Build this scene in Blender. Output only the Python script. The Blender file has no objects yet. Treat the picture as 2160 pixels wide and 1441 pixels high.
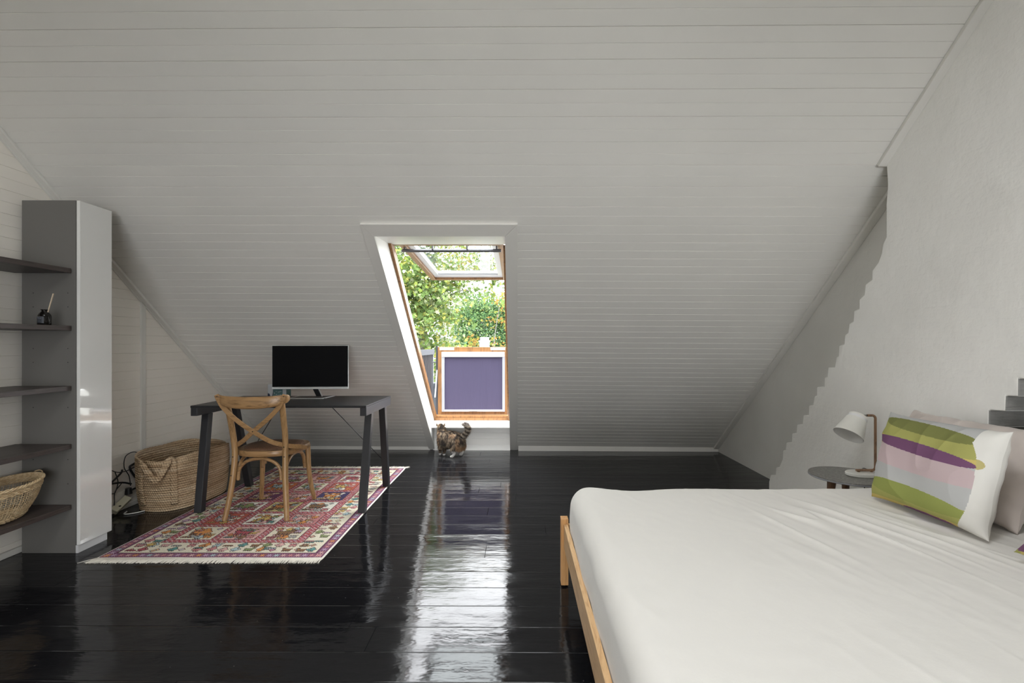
import bpy, bmesh, math, random
from mathutils import Vector, Matrix, noise
from mathutils.bvhtree import BVHTree

random.seed(7)
S = bpy.context.scene
COL = S.collection
R = math.radians

# ------------------------------------------------------------------ camera, world, exposure
cam_d = bpy.data.cameras.new('camera')
cam_d.sensor_width = 36.0
cam_d.lens = 36.0 * 1000.0 / 2160.0
cam_d.clip_start = 0.02
cam_d.clip_end = 400
cam = bpy.data.objects.new('camera', cam_d)
COL.objects.link(cam)
cam.location = (0.0, 0.0, 1.2)
cam.rotation_euler = (R(90.0), 0.0, 0.0)
cam_d.shift_x = -11.0 / 2160.0         # view camera: verticals kept parallel, lens shifted
cam_d.shift_y = 7.5 / 2160.0
S.camera = cam

S.view_settings.view_transform = 'Standard'
S.view_settings.look = 'None'
S.view_settings.gamma = 1.0
S.view_settings.use_curve_mapping = False
S.view_settings.exposure = 0.0

SKY = 11.0
ZENITH = 1.7
world = bpy.data.worlds.new('overcast_sky')
S.world = world
world.use_nodes = True
wn = world.node_tree
# overcast sky: white, about three times as bright overhead as at the horizon
_tc = wn.nodes.new('ShaderNodeTexCoord')
_sp = wn.nodes.new('ShaderNodeSeparateXYZ')
wn.links.new(_tc.outputs['Generated'], _sp.inputs[0])
_mr = wn.nodes.new('ShaderNodeMapRange')
_mr.inputs['From Min'].default_value = 0.0
_mr.inputs['From Max'].default_value = 1.0
_mr.inputs['To Min'].default_value = SKY
_mr.inputs['To Max'].default_value = SKY * ZENITH
wn.links.new(_sp.outputs['Z'], _mr.inputs['Value'])
wn.links.new(_mr.outputs[0], wn.nodes['Background'].inputs[1])
wn.nodes['Background'].inputs[0].default_value = (0.95, 0.97, 1.0, 1.0)

# unseen openings added behind the camera for daylight: roof light in the rear slope (x0, x1, y0, y1)
RSLOPE = 0.14
SKYL_ADDED = [(-1.3, 0.4, -0.10, 0.80)]
SHAFT = 0.48  # depth of the added shaft, keeps low daylight off the slope
REAR_ADDED = (-1.0, 2.05, 0.1, 1.98)          # unseen window added in the far rear wall for daylight: x0, x1, z0, z1
YEND = -4.2
SOFFIT_ADDED = (2.12, -0.2)                   # unseen soffit added to shade the top of the front slope: height, front edge y


def portal(name, loc, rot, sx, sy):
    d = bpy.data.lights.new(name, 'AREA')
    d.shape = 'RECTANGLE'
    d.size = sx
    d.size_y = sy
    d.energy = 1.0
    d.cycles.is_portal = True
    o = bpy.data.objects.new(name, d)
    o.location = loc
    o.rotation_euler = rot
    COL.objects.link(o)


for (a, b, c, d) in SKYL_ADDED:
    portal('daylight_opening', ((a + b) / 2, (c + d) / 2, 3.43 + RSLOPE * ((c + d) / 2 - 1.3) + SHAFT + .02), (math.atan(RSLOPE), 0, 0), b - a, d - c)
portal('daylight_opening', ((REAR_ADDED[0] + REAR_ADDED[1]) / 2, YEND - .15, (REAR_ADDED[2] + REAR_ADDED[3]) / 2), (R(90), 0, 0), REAR_ADDED[1] - REAR_ADDED[0], REAR_ADDED[3] - REAR_ADDED[2])
portal('daylight_opening', (-0.51, 4.66, 1.17), (R(-39.6), 0, 0), 0.86, 2.55)
try:
    S.cycles.max_bounces = 10
    S.cycles.diffuse_bounces = 6
    S.cycles.glossy_bounces = 4
    S.cycles.transmission_bounces = 6
    S.cycles.transparent_max_bounces = 12
    S.cycles.caustics_reflective = True
    S.cycles.blur_glossy = 0.5
    S.cycles.caustics_refractive = False
    S.cycles.use_denoising = True
    S.cycles.sample_clamp_indirect = 20.0
except Exception:
    pass

# ------------------------------------------------------------------ materials


def mat(name, color=(0.8, 0.8, 0.8), rough=0.5, metal=0.0, spec=0.5, trans=0.0, coat=0.0, ior=1.45):
    m = bpy.data.materials.new(name)
    m.use_nodes = True
    b = m.node_tree.nodes['Principled BSDF']
    b.inputs['Base Color'].default_value = (*color, 1)
    b.inputs['Roughness'].default_value = rough
    b.inputs['Metallic'].default_value = metal
    b.inputs['Specular IOR Level'].default_value = spec
    b.inputs['Transmission Weight'].default_value = trans
    b.inputs['Coat Weight'].default_value = coat
    b.inputs['IOR'].default_value = ior
    return m


def N(m, t, **kw):
    n = m.node_tree.nodes.new(t)
    for k, v in kw.items():
        setattr(n, k, v)
    return n


def L(m, a, b):
    m.node_tree.links.new(a, b)


def bsdf(m):
    return m.node_tree.nodes['Principled BSDF']


def coords(m, scale=(1, 1, 1), kind='Object'):
    tc = N(m, 'ShaderNodeTexCoord')
    mp = N(m, 'ShaderNodeMapping')
    mp.inputs['Scale'].default_value = scale
    L(m, tc.outputs[kind], mp.inputs[0])
    return mp.outputs[0]


def noise_tex(m, vec, scale=5.0, detail=4.0, rough=0.5, dist=0.0):
    n = N(m, 'ShaderNodeTexNoise')
    L(m, vec, n.inputs['Vector'])
    n.inputs['Scale'].default_value = scale
    n.inputs['Detail'].default_value = detail
    n.inputs['Roughness'].default_value = rough
    n.inputs['Distortion'].default_value = dist
    return n.outputs['Fac']


def ramp(m, fac, stops):
    r = N(m, 'ShaderNodeValToRGB')
    L(m, fac, r.inputs[0])
    e = r.color_ramp.elements
    while len(e) < len(stops):
        e.new(0.5)
    for i, (p, c) in enumerate(stops):
        e[i].position = p
        e[i].color = (*c, 1)
    return r.outputs[0]


def bump(m, h, strength=0.3, dist=0.01, prev=None):
    b = N(m, 'ShaderNodeBump')
    b.inputs['Strength'].default_value = strength
    b.inputs['Distance'].default_value = dist
    L(m, h, b.inputs['Height'])
    if prev is not None:
        L(m, prev, b.inputs['Normal'])
    return b.outputs[0]


def mathn(m, op, a, b=None, c=None):
    n = N(m, 'ShaderNodeMath', operation=op)
    for i, v in enumerate((a, b, c)):
        if v is None:
            continue
        if isinstance(v, (int, float)):
            n.inputs[i].default_value = v
        else:
            L(m, v, n.inputs[i])
    return n.outputs[0]


MT = {}
WHITE = (0.75, 0.735, 0.69)


def painted(name, col, rough=0.42, amp=0.10, stretch=(3, 60, 60)):
    m = mat(name, col, rough)
    v = coords(m, stretch)
    f = noise_tex(m, v, 1.0, 4)
    L(m, bump(m, f, amp, 0.004), bsdf(m).inputs['Normal'])
    v2 = coords(m, (1, 1, 1))
    g = noise_tex(m, v2, 2.2, 4)
    c = ramp(m, g, [(0.3, tuple(k * 0.965 for k in col)), (0.7, col)])
    L(m, c, bsdf(m).inputs['Base Color'])
    return m


MT['board'] = painted('white_painted_boards', WHITE, 0.38)
MT['board_lit'] = painted('lit_white_painted_boards', (0.83, 0.79, 0.72), 0.38)  # same boards, lightened and warmed in colour to stand in for light
MT['trim'] = painted('white_painted_trim', (0.71, 0.695, 0.65), 0.35, 0.04)
MT['reveal'] = painted('white_gloss_reveal', (0.86, 0.85, 0.82), 0.35, 0.03)

m = mat('whitewashed_brick', (0.75, 0.735, 0.69), 0.55)
v = coords(m, (1, 1, 1))
mp = N(m, 'ShaderNodeMapping')
mp.inputs['Rotation'].default_value = (0, R(90), R(90))
tc = N(m, 'ShaderNodeTexCoord')
L(m, tc.outputs['Object'], mp.inputs[0])
sep = N(m, 'ShaderNodeSeparateXYZ')
L(m, tc.outputs['Object'], sep.inputs[0])
cmb = N(m, 'ShaderNodeCombineXYZ')
L(m, sep.outputs['Y'], cmb.inputs[0])
L(m, sep.outputs['Z'], cmb.inputs[1])
br = N(m, 'ShaderNodeTexBrick')
L(m, cmb.outputs[0], br.inputs['Vector'])
br.inputs['Scale'].default_value = 1.0
br.inputs['Mortar Size'].default_value = 0.008
br.inputs['Mortar Smooth'].default_value = 1.0
br.inputs['Brick Width'].default_value = 0.235
br.inputs['Row Height'].default_value = 0.0775
br.inputs['Color1'].default_value = (1, 1, 1, 1)
br.inputs['Color2'].default_value = (0.8, 0.8, 0.8, 1)
br.inputs['Mortar'].default_value = (0.35, 0.35, 0.35, 1)
b1 = bump(m, br.outputs['Color'], 0.07, 0.004)
b2 = bump(m, noise_tex(m, v, 5.0, 5, 0.55), 0.5, 0.02, b1)
b3 = bump(m, noise_tex(m, v, 40.0, 3, 0.6), 0.22, 0.004, b2)
L(m, b3, bsdf(m).inputs['Normal'])
c = ramp(m, noise_tex(m, v, 1.6, 4), [(0.3, (0.80, 0.79, 0.75)), (0.7, (0.86, 0.85, 0.81))])
L(m, c, bsdf(m).inputs['Base Color'])
MT['brick'] = m

m = mat('smooth_plaster', (0.70, 0.69, 0.65), 0.6)
v = coords(m, (1, 1, 1))
L(m, bump(m, noise_tex(m, v, 6.0, 5, 0.6), 0.35, 0.02), bsdf(m).inputs['Normal'])
L(m, ramp(m, noise_tex(m, v, 1.4, 3), [(0.3, (0.63, 0.62, 0.58)), (0.7, (0.72, 0.71, 0.67))]), bsdf(m).inputs['Base Color'])
MT['plaster'] = m
m = mat('shade_grey_brick', (0.30, 0.29, 0.27), 0.7)  # shade of the recess and step ends put into the colour
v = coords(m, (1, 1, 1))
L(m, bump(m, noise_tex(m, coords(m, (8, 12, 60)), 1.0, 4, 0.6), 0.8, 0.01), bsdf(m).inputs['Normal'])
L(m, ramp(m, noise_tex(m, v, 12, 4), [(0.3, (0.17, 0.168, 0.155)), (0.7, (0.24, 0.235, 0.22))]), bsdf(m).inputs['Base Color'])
MT['shade_grey'] = m

# glossy black floorboards
m = mat('glossy_black_floorboards', (0.008, 0.008, 0.009), 0.10, 0, 0.3)
tc = N(m, 'ShaderNodeTexCoord')
sep = N(m, 'ShaderNodeSeparateXYZ')
L(m, tc.outputs['Object'], sep.inputs[0])
PW = 0.1645
yy = mathn(m, 'ADD', sep.outputs['Y'], mathn(m, 'MULTIPLY', sep.outputs['X'], 0.006))
q = mathn(m, 'DIVIDE', mathn(m, 'SUBTRACT', yy, 0.0395 - PW * 40), PW)
row = mathn(m, 'FLOOR', q)
fr = mathn(m, 'FRACT', q)
dY = mathn(m, 'MULTIPLY', mathn(m, 'MINIMUM', fr, mathn(m, 'SUBTRACT', 1.0, fr)), PW)
wn1 = N(m, 'ShaderNodeTexWhiteNoise', noise_dimensions='1D')
L(m, row, wn1.inputs['W'])
xo = mathn(m, 'MULTIPLY', wn1.outputs['Value'], 3.1)
qx = mathn(m, 'DIVIDE', mathn(m, 'ADD', sep.outputs['X'], xo), 2.9)
fx = mathn(m, 'FRACT', qx)
dX = mathn(m, 'MULTIPLY', mathn(m, 'MINIMUM', fx, mathn(m, 'SUBTRACT', 1.0, fx)), 2.9)
dm = dY
groove = mathn(m, 'SMOOTH_MIN', mathn(m, 'DIVIDE', dm, 0.0026), 1.0, 0.25)
vs = coords(m, (0.9, 7.0, 1))
cmb = N(m, 'ShaderNodeCombineXYZ')
L(m, mathn(m, 'MULTIPLY', sep.outputs['X'], 0.55), cmb.inputs[0])
L(m, mathn(m, 'MULTIPLY', sep.outputs['Y'], 6.0), cmb.inputs[1])
L(m, mathn(m, 'MULTIPLY', row, 3.7), cmb.inputs[2])
cup = mathn(m, 'MULTIPLY', mathn(m, 'POWER', mathn(m, 'ABSOLUTE', mathn(m, 'SUBTRACT', fr, 0.5)), 2.0), wn1.outputs['Value'])
h1 = bump(m, groove, 0.9, 0.0025)
h2 = bump(m, noise_tex(m, cmb.outputs[0], 1.0, 3, 0.5), 0.6, 0.006, h1)
h2 = bump(m, noise_tex(m, coords(m, (7, 14, 1)), 1.0, 3, 0.55), 0.6, 0.0028, h2)
h2b = bump(m, cup, 0.5, 0.008, h2)
cmb2 = N(m, 'ShaderNodeCombineXYZ')
L(m, mathn(m, 'MULTIPLY', sep.outputs['X'], 9.0), cmb2.inputs[0])
L(m, mathn(m, 'MULTIPLY', sep.outputs['Y'], 75.0), cmb2.inputs[1])
L(m, row, cmb2.inputs[2])
h3 = bump(m, noise_tex(m, cmb2.outputs[0], 1.0, 4, 0.6), 0.22, 0.0012, h2b)
vo = N(m, 'ShaderNodeTexVoronoi')
L(m, coords(m, (14, 14, 14)), vo.inputs['Vector'])
vo.inputs['Scale'].default_value = 1.0
dust = mathn(m, 'LESS_THAN', vo.outputs['Distance'], 0.035)
h4 = bump(m, dust, 0.5, 0.002, h3)
L(m, h4, bsdf(m).inputs['Normal'])
rr = N(m, 'ShaderNodeMapRange')
L(m, noise_tex(m, coords(m, (1.5, 5, 1)), 2.0, 6, 0.65), rr.inputs[0])
rr.inputs[1].default_value = 0.3
rr.inputs[2].default_value = 0.75
rr.inputs[3].default_value = 0.045
rr.inputs[4].default_value = 0.17
L(m, rr.outputs[0], bsdf(m).inputs['Roughness'])
mx = N(m, 'ShaderNodeMix', data_type='RGBA')
L(m, dust, mx.inputs[0])
mx.inputs[6].default_value = (0.007, 0.007, 0.008, 1)
mx.inputs[7].default_value = (0.06, 0.058, 0.055, 1)
L(m, mx.outputs[2], bsdf(m).inputs['Base Color'])
joint = mathn(m, 'LESS_THAN', dX, 0.0012)
L(m, mathn(m, 'MULTIPLY', mathn(m, 'SUBTRACT', 1.0, joint), 0.30), bsdf(m).inputs['Specular IOR Level'])
MT['floor'] = m


def wood(name, c1, c2, rough=0.42, scale=(60, 60, 6), amp=0.12, ring=1.0):
    m = mat(name, c1, rough)
    v = coords(m, scale)
    w = N(m, 'ShaderNodeTexNoise')
    L(m, v, w.inputs['Vector'])
    w.inputs['Scale'].default_value = 1.0
    w.inputs['Detail'].default_value = 5
    w.inputs['Distortion'].default_value = 1.4 * ring
    c = ramp(m, w.outputs['Fac'], [(0.32, c2), (0.5, c1), (0.68, tuple(min(1, k * 1.12) for k in c1))])
    L(m, c, bsdf(m).inputs['Base Color'])
    L(m, bump(m, w.outputs['Fac'], amp, 0.002), bsdf(m).inputs['Normal'])
    return m


MT['oak'] = wood('honey_oiled_oak', (0.33, 0.195, 0.085), (0.20, 0.115, 0.048), 0.36)
MT['oak_x'] = wood('honey_oiled_oak_lengthwise', (0.31, 0.18, 0.078), (0.18, 0.10, 0.042), 0.32, (7, 60, 60))
MT['pine_frame'] = wood('orange_pine_window_frame', (0.24, 0.115, 0.038), (0.15, 0.065, 0.02), 0.4, (40, 40, 5))
MT['pine'] = wood('light_pine', (0.62, 0.40, 0.20), (0.50, 0.29, 0.13), 0.5, (55, 6, 55))
MT['pine_post'] = wood('orange_pine', (0.56, 0.30, 0.115), (0.42, 0.20, 0.07), 0.5, (55, 55, 5))
MT['lampwood'] = wood('walnut_lamp_wood', (0.26, 0.15, 0.085), (0.16, 0.09, 0.05), 0.45, (80, 80, 12))
MT['tableleg'] = wood('dark_walnut', (0.17, 0.09, 0.05), (0.09, 0.045, 0.025), 0.4, (60, 60, 8))
MT['shelf'] = wood('dark_brown_oak_veneer', (0.052, 0.040, 0.036), (0.026, 0.020, 0.018), 0.42, (55, 5, 55), 0.08)
MT['cab_side'] = mat('mid_grey_laminate', (0.13, 0.125, 0.115), 0.4)
MT['cab_door'] = mat('high_gloss_light_grey_lacquer', (0.70, 0.695, 0.67), 0.05, 0, 0.7, 0, 0.6)
MT['cab_plinth'] = mat('light_grey_plinth', (0.55, 0.55, 0.55), 0.35)
MT['black_end'] = mat('black_shelf_end', (0.012, 0.012, 0.012), 0.5)
MT['desk_top'] = mat('black_linoleum_top', (0.015, 0.015, 0.016), 0.38, 0, 0.35)
v = coords(MT['desk_top'], (1, 1, 1))
L(MT['desk_top'], bump(MT['desk_top'], noise_tex(MT['desk_top'], v, 220, 3), 0.1, 0.001), bsdf(MT['desk_top']).inputs['Normal'])
MT['desk_leg'] = mat('charcoal_powder_coat', (0.017, 0.017, 0.019), 0.38)
MT['black'] = mat('black_plastic', (0.012, 0.012, 0.013), 0.4)
MT['screen'] = mat('matte_black_screen', (0.006, 0.006, 0.0065), 0.5, 0, 0.04)
MT['silver'] = mat('satin_silver', (0.58, 0.60, 0.60), 0.32, 0.7)
MT['alu'] = mat('grey_aluminium', (0.30, 0.31, 0.33), 0.35, 0.2)
MT['alu_out'] = mat('pale_aluminium', (0.30, 0.31, 0.34), 0.4, 0.1)
MT['white_pl'] = mat('white_window_profile', (0.62, 0.63, 0.65), 0.35)
MT['dark_out'] = mat('anthracite_metal', (0.028, 0.029, 0.035), 0.5)
MT['rod'] = mat('grey_vent_bar', (0.085, 0.083, 0.09), 0.35, 0.4)
MT['white_enamel'] = mat('cream_white_enamel', (0.72, 0.71, 0.66), 0.4)
MT['chrome'] = mat('brushed_nickel', (0.5, 0.5, 0.48), 0.25, 0.9)
MT['cream_pl'] = mat('cream_plastic', (0.56, 0.53, 0.40), 0.4)
MT['cord_w'] = mat('white_cord', (0.6, 0.6, 0.58), 0.45)
MT['screw'] = mat('dark_screw', (0.03, 0.025, 0.02), 0.4, 0.5)

m = mat('clear_glass', (1, 1, 1), 0.0, 0, 0.5, 1.0, 0, 1.5)
# thin glazing: reflect by Fresnel, let the rest through
nt = m.node_tree
nt.nodes.remove(bsdf(m))
gl = N(m, 'ShaderNodeBsdfGlossy')
gl.inputs['Roughness'].default_value = 0.0
tr = N(m, 'ShaderNodeBsdfTransparent')
tr.inputs[0].default_value = (0.95, 0.97, 0.965, 1)
fn = N(m, 'ShaderNodeFresnel')
geo = N(m, 'ShaderNodeNewGeometry')
L(m, mathn(m, 'SUBTRACT', 1.5, mathn(m, 'MULTIPLY', geo.outputs['Backfacing'], 0.8333)), fn.inputs['IOR'])
ms = N(m, 'ShaderNodeMixShader')
L(m, fn.outputs[0], ms.inputs[0])
L(m, tr.outputs[0], ms.inputs[1])
L(m, gl.outputs[0], ms.inputs[2])
L(m, ms.outputs[0], nt.nodes['Material Output'].inputs[0])
MT['glass'] = m

m = mat('purple_blackout_cloth', (0.052, 0.044, 0.088), 0.75)
v = coords(m, (3, 3, 0.6))
L(m, bump(m, noise_tex(m, v, 3.0, 3), 0.25, 0.03), bsdf(m).inputs['Normal'])
MT['blind'] = m


def fabric(name, col, rough=0.9, amp=0.12, sheen=0.2):
    m = mat(name, col, rough, 0, 0.25)
    bsdf(m).inputs['Sheen Weight'].default_value = sheen
    v = coords(m, (1, 1, 1))
    b_ = bump(m, noise_tex(m, v, 420, 2), amp, 0.001)
    L(m, bump(m, noise_tex(m, v, 18, 5, 0.6), 0.16, 0.006, b_), bsdf(m).inputs['Normal'])
    return m


MT['sheet'] = fabric('stone_linen_sheet', (0.70, 0.68, 0.635))
MT['pillow'] = fabric('taupe_linen_pillowcase', (0.52, 0.46, 0.42))


def vcol_mat(name, rough=0.9, spec=0.2, amp=0.2, scale=500, attr='Col'):
    m = mat(name, (1, 1, 1), rough, 0, spec)
    a = N(m, 'ShaderNodeAttribute', attribute_name=attr)
    L(m, a.outputs['Color'], bsdf(m).inputs['Base Color'])
    if amp:
        v = coords(m, (1, 1, 1))
        L(m, bump(m, noise_tex(m, v, scale, 2), amp, 0.001), bsdf(m).inputs['Normal'])
    return m


MT['rug'] = vcol_mat('woven_rug_pattern', 0.95, 0.1, 0.35, 350)
MT['cushion'] = vcol_mat('printed_cushion_linen', 0.9, 0.2, 0.15, 450)
MT['fringe'] = mat('cream_cotton_fringe', (0.66, 0.62, 0.54), 0.95, 0, 0.1)
MT['catbody'] = vcol_mat('tabby_coat', 0.9, 0.2, 0)
MT['fur'] = vcol_mat('tabby_fur', 0.8, 0.25, 0)

m = mat('stone_table_top', (0.17, 0.165, 0.155), 0.3, 0, 0.5)
v = coords(m, (1, 1, 1))
L(m, ramp(m, noise_tex(m, v, 90, 5, 0.7), [(0.35, (0.10, 0.095, 0.088)), (0.55, (0.17, 0.165, 0.15)), (0.72, (0.36, 0.35, 0.32))]), bsdf(m).inputs['Base Color'])
MT['stone'] = m

m = mat('cane_seat', (0.17, 0.085, 0.045), 0.6)
v = coords(m, (1, 1, 1))
vo = N(m, 'ShaderNodeTexVoronoi')
vo.inputs['Scale'].default_value = 170
L(m, v, vo.inputs['Vector'])
L(m, ramp(m, vo.outputs['Distance'], [(0.1, (0.23, 0.125, 0.07)), (0.7, (0.10, 0.05, 0.028))]), bsdf(m).inputs['Base Color'])
L(m, bump(m, vo.outputs['Distance'], 0.5, 0.002), bsdf(m).inputs['Normal'])
MT['cane'] = m

m = mat('braided_jute', (0.42, 0.28, 0.16), 0.9, 0, 0.15)
v = coords(m, (1, 1, 1))
zz = N(m, 'ShaderNodeSeparateXYZ')
L(m, v, zz.inputs[0])
ang = N(m, 'ShaderNodeMath', operation='ARCTAN2')
L(m, zz.outputs['Y'], ang.inputs[0])
L(m, zz.outputs['X'], ang.inputs[1])
coil = mathn(m, 'SINE', mathn(m, 'MULTIPLY', zz.outputs['Z'], 2 * math.pi / 0.0174))
tw = mathn(m, 'SINE', mathn(m, 'ADD', mathn(m, 'MULTIPLY', ang.outputs[0], 130.0), mathn(m, 'MULTIPLY', zz.outputs['Z'], 2 * math.pi / 0.0348)))
nz = noise_tex(m, v, 130, 3)
hh = mathn(m, 'ADD', mathn(m, 'ADD', mathn(m, 'MULTIPLY', coil, 0.5), mathn(m, 'MULTIPLY', tw, 0.3)), nz)
L(m, bump(m, hh, 1.0, 0.006), bsdf(m).inputs['Normal'])
hz = noise_tex(m, coords(m, (3, 3, 40)), 1.0, 4, 0.6)
c1 = ramp(m, hz, [(0.3, (0.38, 0.25, 0.14)), (0.5, (0.58, 0.42, 0.26)), (0.7, (0.70, 0.55, 0.38))])
mx = N(m, 'ShaderNodeMix', data_type='RGBA', blend_type='MULTIPLY')
mx.inputs[0].default_value = 0.55
L(m, c1, mx.inputs[6])
L(m, ramp(m, mathn(m, 'MULTIPLY', hh, 0.5), [(0.0, (0.45, 0.42, 0.4)), (0.6, (1, 1, 1))]), mx.inputs[7])
L(m, mx.outputs[2], bsdf(m).inputs['Base Color'])
MT['jute'] = m
m = mat('pale_rattan', (0.56, 0.42, 0.25), 0.6)
v = coords(m, (1, 1, 1))
L(m, ramp(m, noise_tex(m, v, 60, 4), [(0.3, (0.42, 0.29, 0.15)), (0.7, (0.66, 0.52, 0.33))]), bsdf(m).inputs['Base Color'])
MT['rattan'] = m
MT['bottle'] = mat('dark_brown_bottle_glass', (0.007, 0.006, 0.005), 0.12, 0, 0.35)
MT['label'] = mat('charcoal_label', (0.018, 0.021, 0.028), 0.5)
MT['print'] = mat('pale_grey_print', (0.22, 0.24, 0.28), 0.6)
MT['reed'] = mat('pale_reed', (0.60, 0.49, 0.36), 0.7)
MT['teal'] = mat('teal_printed_card', (0.075, 0.145, 0.14), 0.6)
MT['pale_card'] = mat('pale_grey_card', (0.40, 0.41, 0.42), 0.6)
MT['navy_card'] = mat('navy_card', (0.03, 0.04, 0.07), 0.6)
MT['redcap'] = mat('dark_red_cap', (0.13, 0.02, 0.02), 0.4)

# ------------------------------------------------------------------ geometry helpers


class MB:
    def __init__(self):
        self.v = []
        self.f = []
        self.mi = []
        self.cur = 0

    def add(self, vs, fs):
        o = len(self.v)
        self.v += [tuple(x) for x in vs]
        self.f += [tuple(i + o for i in f) for f in fs]
        self.mi += [self.cur] * len(fs)
        return self

    def box(self, a, b, M=None):
        x0, y0, z0 = a
        x1, y1, z1 = b
        vs = [Vector(p) for p in ((x0, y0, z0), (x1, y0, z0), (x1, y1, z0), (x0, y1, z0), (x0, y0, z1), (x1, y0, z1), (x1, y1, z1), (x0, y1, z1))]
        if M is not None:
            vs = [M @ p for p in vs]
        return self.add(vs, [(0, 3, 2, 1), (4, 5, 6, 7), (0, 1, 5, 4), (1, 2, 6, 5), (2, 3, 7, 6), (3, 0, 4, 7)])

    def hexa(self, p):
        return self.add(p, [(0, 3, 2, 1), (4, 5, 6, 7), (0, 1, 5, 4), (1, 2, 6, 5), (2, 3, 7, 6), (3, 0, 4, 7)])

    def bar(self, p, q, w, h, up=(0, 0, 1), w2=None, h2=None):
        p, q = Vector(p), Vector(q)
        d = (q - p).normalized()
        u = Vector(up)
        s = d.cross(u)
        if s.length < 1e-4:
            s = d.cross(Vector((1, 0, 0)))
        s.normalize()
        u = s.cross(d).normalized()
        w2 = w if w2 is None else w2
        h2 = h if h2 is None else h2
        vs = []
        for c, ww, h_ in ((p, w, h), (q, w2, h2)):
            for a, b in ((-1, -1), (1, -1), (1, 1), (-1, 1)):
                vs.append(c + s * (a * ww / 2) + u * (b * h_ / 2))
        return self.hexa(vs)

    def tube(self, pts, r, n=8, caps=True, flat=None, up=(0, 0, 1)):
        pts = [Vector(p) for p in pts]
        k = len(pts)
        rs = r if isinstance(r, (list, tuple)) else [r] * k
        vs, fs = [], []
        prev = None
        for i, p in enumerate(pts):
            d = (pts[min(i + 1, k - 1)] - pts[max(i - 1, 0)])
            if d.length < 1e-9:
                d = Vector((0, 0, 1))
            d.normalize()
            if prev is None:
                a = Vector(up) if abs(d.dot(Vector(up))) < 0.95 else Vector((1, 0, 0))
                s = d.cross(a).normalized()
            else:
                s = prev - d * prev.dot(d)
                s.normalize()
            prev = s
            u = s.cross(d)
            fa, fb = (1, 1) if flat is None else flat
            for j in range(n):
                t = 2 * math.pi * j / n
                vs.append(p + s * (math.cos(t) * rs[i] * fa) + u * (math.sin(t) * rs[i] * fb))
        for i in range(k - 1):
            for j in range(n):
                a, b = i * n + j, i * n + (j + 1) % n
                fs.append((a, b, b + n, a + n))
        if caps:
            fs.append(tuple(range(n))[::-1])
            fs.append(tuple(range((k - 1) * n, k * n)))
        return self.add(vs, fs)

    def lathe(self, prof, n=32, sx=1.0, sy=1.0, c=(0, 0, 0), M=None, close=True):
        vs, fs = [], []
        for (r, z) in prof:
            for j in range(n):
                t = 2 * math.pi * j / n
                p = Vector((c[0] + r * sx * math.cos(t), c[1] + r * sy * math.sin(t), c[2] + z))
                vs.append(M @ p if M is not None else p)
        for i in range(len(prof) - 1):
            for j in range(n):
                a, b = i * n + j, i * n + (j + 1) % n
                fs.append((a, b, b + n, a + n))
        if close:
            fs.append(tuple(range(n))[::-1])
            fs.append(tuple(range((len(prof) - 1) * n, len(prof) * n)))
        return self.add(vs, fs)

    def prism(self, poly, d):
        """poly: list of 3-D points (planar), d: extrusion vector"""
        n = len(poly)
        d = Vector(d)
        vs = [Vector(p) for p in poly] + [Vector(p) + d for p in poly]
        fs = [tuple(range(n))[::-1], tuple(range(n, 2 * n))]
        for i in range(n):
            j = (i + 1) % n
            fs.append((i, j, j + n, i + n))
        return self.add(vs, fs)


def build(name, mb, mats, parent=None, smooth=False, bevel=0.0, kind=None, label=None, world=False, loc=None, seg=2, fixn=True, auto=None):
    me = bpy.data.meshes.new(name)
    vs = mb.v
    if world and parent is not None:
        inv = parent.matrix_basis.inverted()
        vs = [tuple(inv @ Vector(v)) for v in vs]
    if loc is not None:
        l = Vector(loc)
        vs = [tuple(Vector(v) - l) for v in vs]
    me.from_pydata(vs, [], mb.f)
    ms = mats if isinstance(mats, (list, tuple)) else [mats]
    for x in ms:
        me.materials.append(MT[x] if isinstance(x, str) else x)
    for p, i in zip(me.polygons, mb.mi):
        p.material_index = i
    if fixn:
        bm = bmesh.new()
        bm.from_mesh(me)
        bmesh.ops.recalc_face_normals(bm, faces=bm.faces)
        bm.to_mesh(me)
        bm.free()
    if smooth:
        for p in me.polygons:
            p.use_smooth = True
        if auto is not None:
            me.set_sharp_from_angle(angle=R(auto))
    me.update()
    o = bpy.data.objects.new(name, me)
    COL.objects.link(o)
    if parent is not None:
        o.parent = parent
    if loc is not None:
        o.location = loc
    if bevel:
        b = o.modifiers.new('bevel', 'BEVEL')
        b.width = bevel
        b.segments = seg
        b.limit_method = 'ANGLE'
        b.angle_limit = R(40)
    if kind:
        o['kind'] = kind
    if label:
        o['label'] = label
    return o


def tag(o, label, cat, group=None, kind=None):
    o['label'] = label
    o['category'] = cat
    if group:
        o['group'] = group
    if kind:
        o['kind'] = kind
    return o


def thing(name, label, cat, loc=(0, 0, 0), rz=0.0, group=None):
    o = bpy.data.objects.new(name, None)
    COL.objects.link(o)
    o.location = loc
    o.rotation_euler = (0, 0, rz)
    o.matrix_basis = Matrix.Translation(loc) @ Matrix.Rotation(rz, 4, 'Z')
    o.empty_display_size = 0.1
    return tag(o, label, cat, group)


def structure(name, mb, mats, **kw):
    o = build(name, mb, mats, **kw)
    o['kind'] = 'structure'
    return o


def spline(pts, n=8):
    pts = [Vector(p) for p in pts]
    out = []
    P = [pts[0] * 2 - pts[1]] + pts + [pts[-1] * 2 - pts[-2]]
    for i in range(1, len(P) - 2):
        a, b, c, d = P[i - 1], P[i], P[i + 1], P[i + 2]
        for k in range(n):
            t = k / n
            out.append(0.5 * ((2 * b) + (c - a) * t + (2 * a - 5 * b + 4 * c - d) * t * t + (3 * b - a - 3 * c + d) * t ** 3))
    out.append(pts[-1])
    return out


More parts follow.
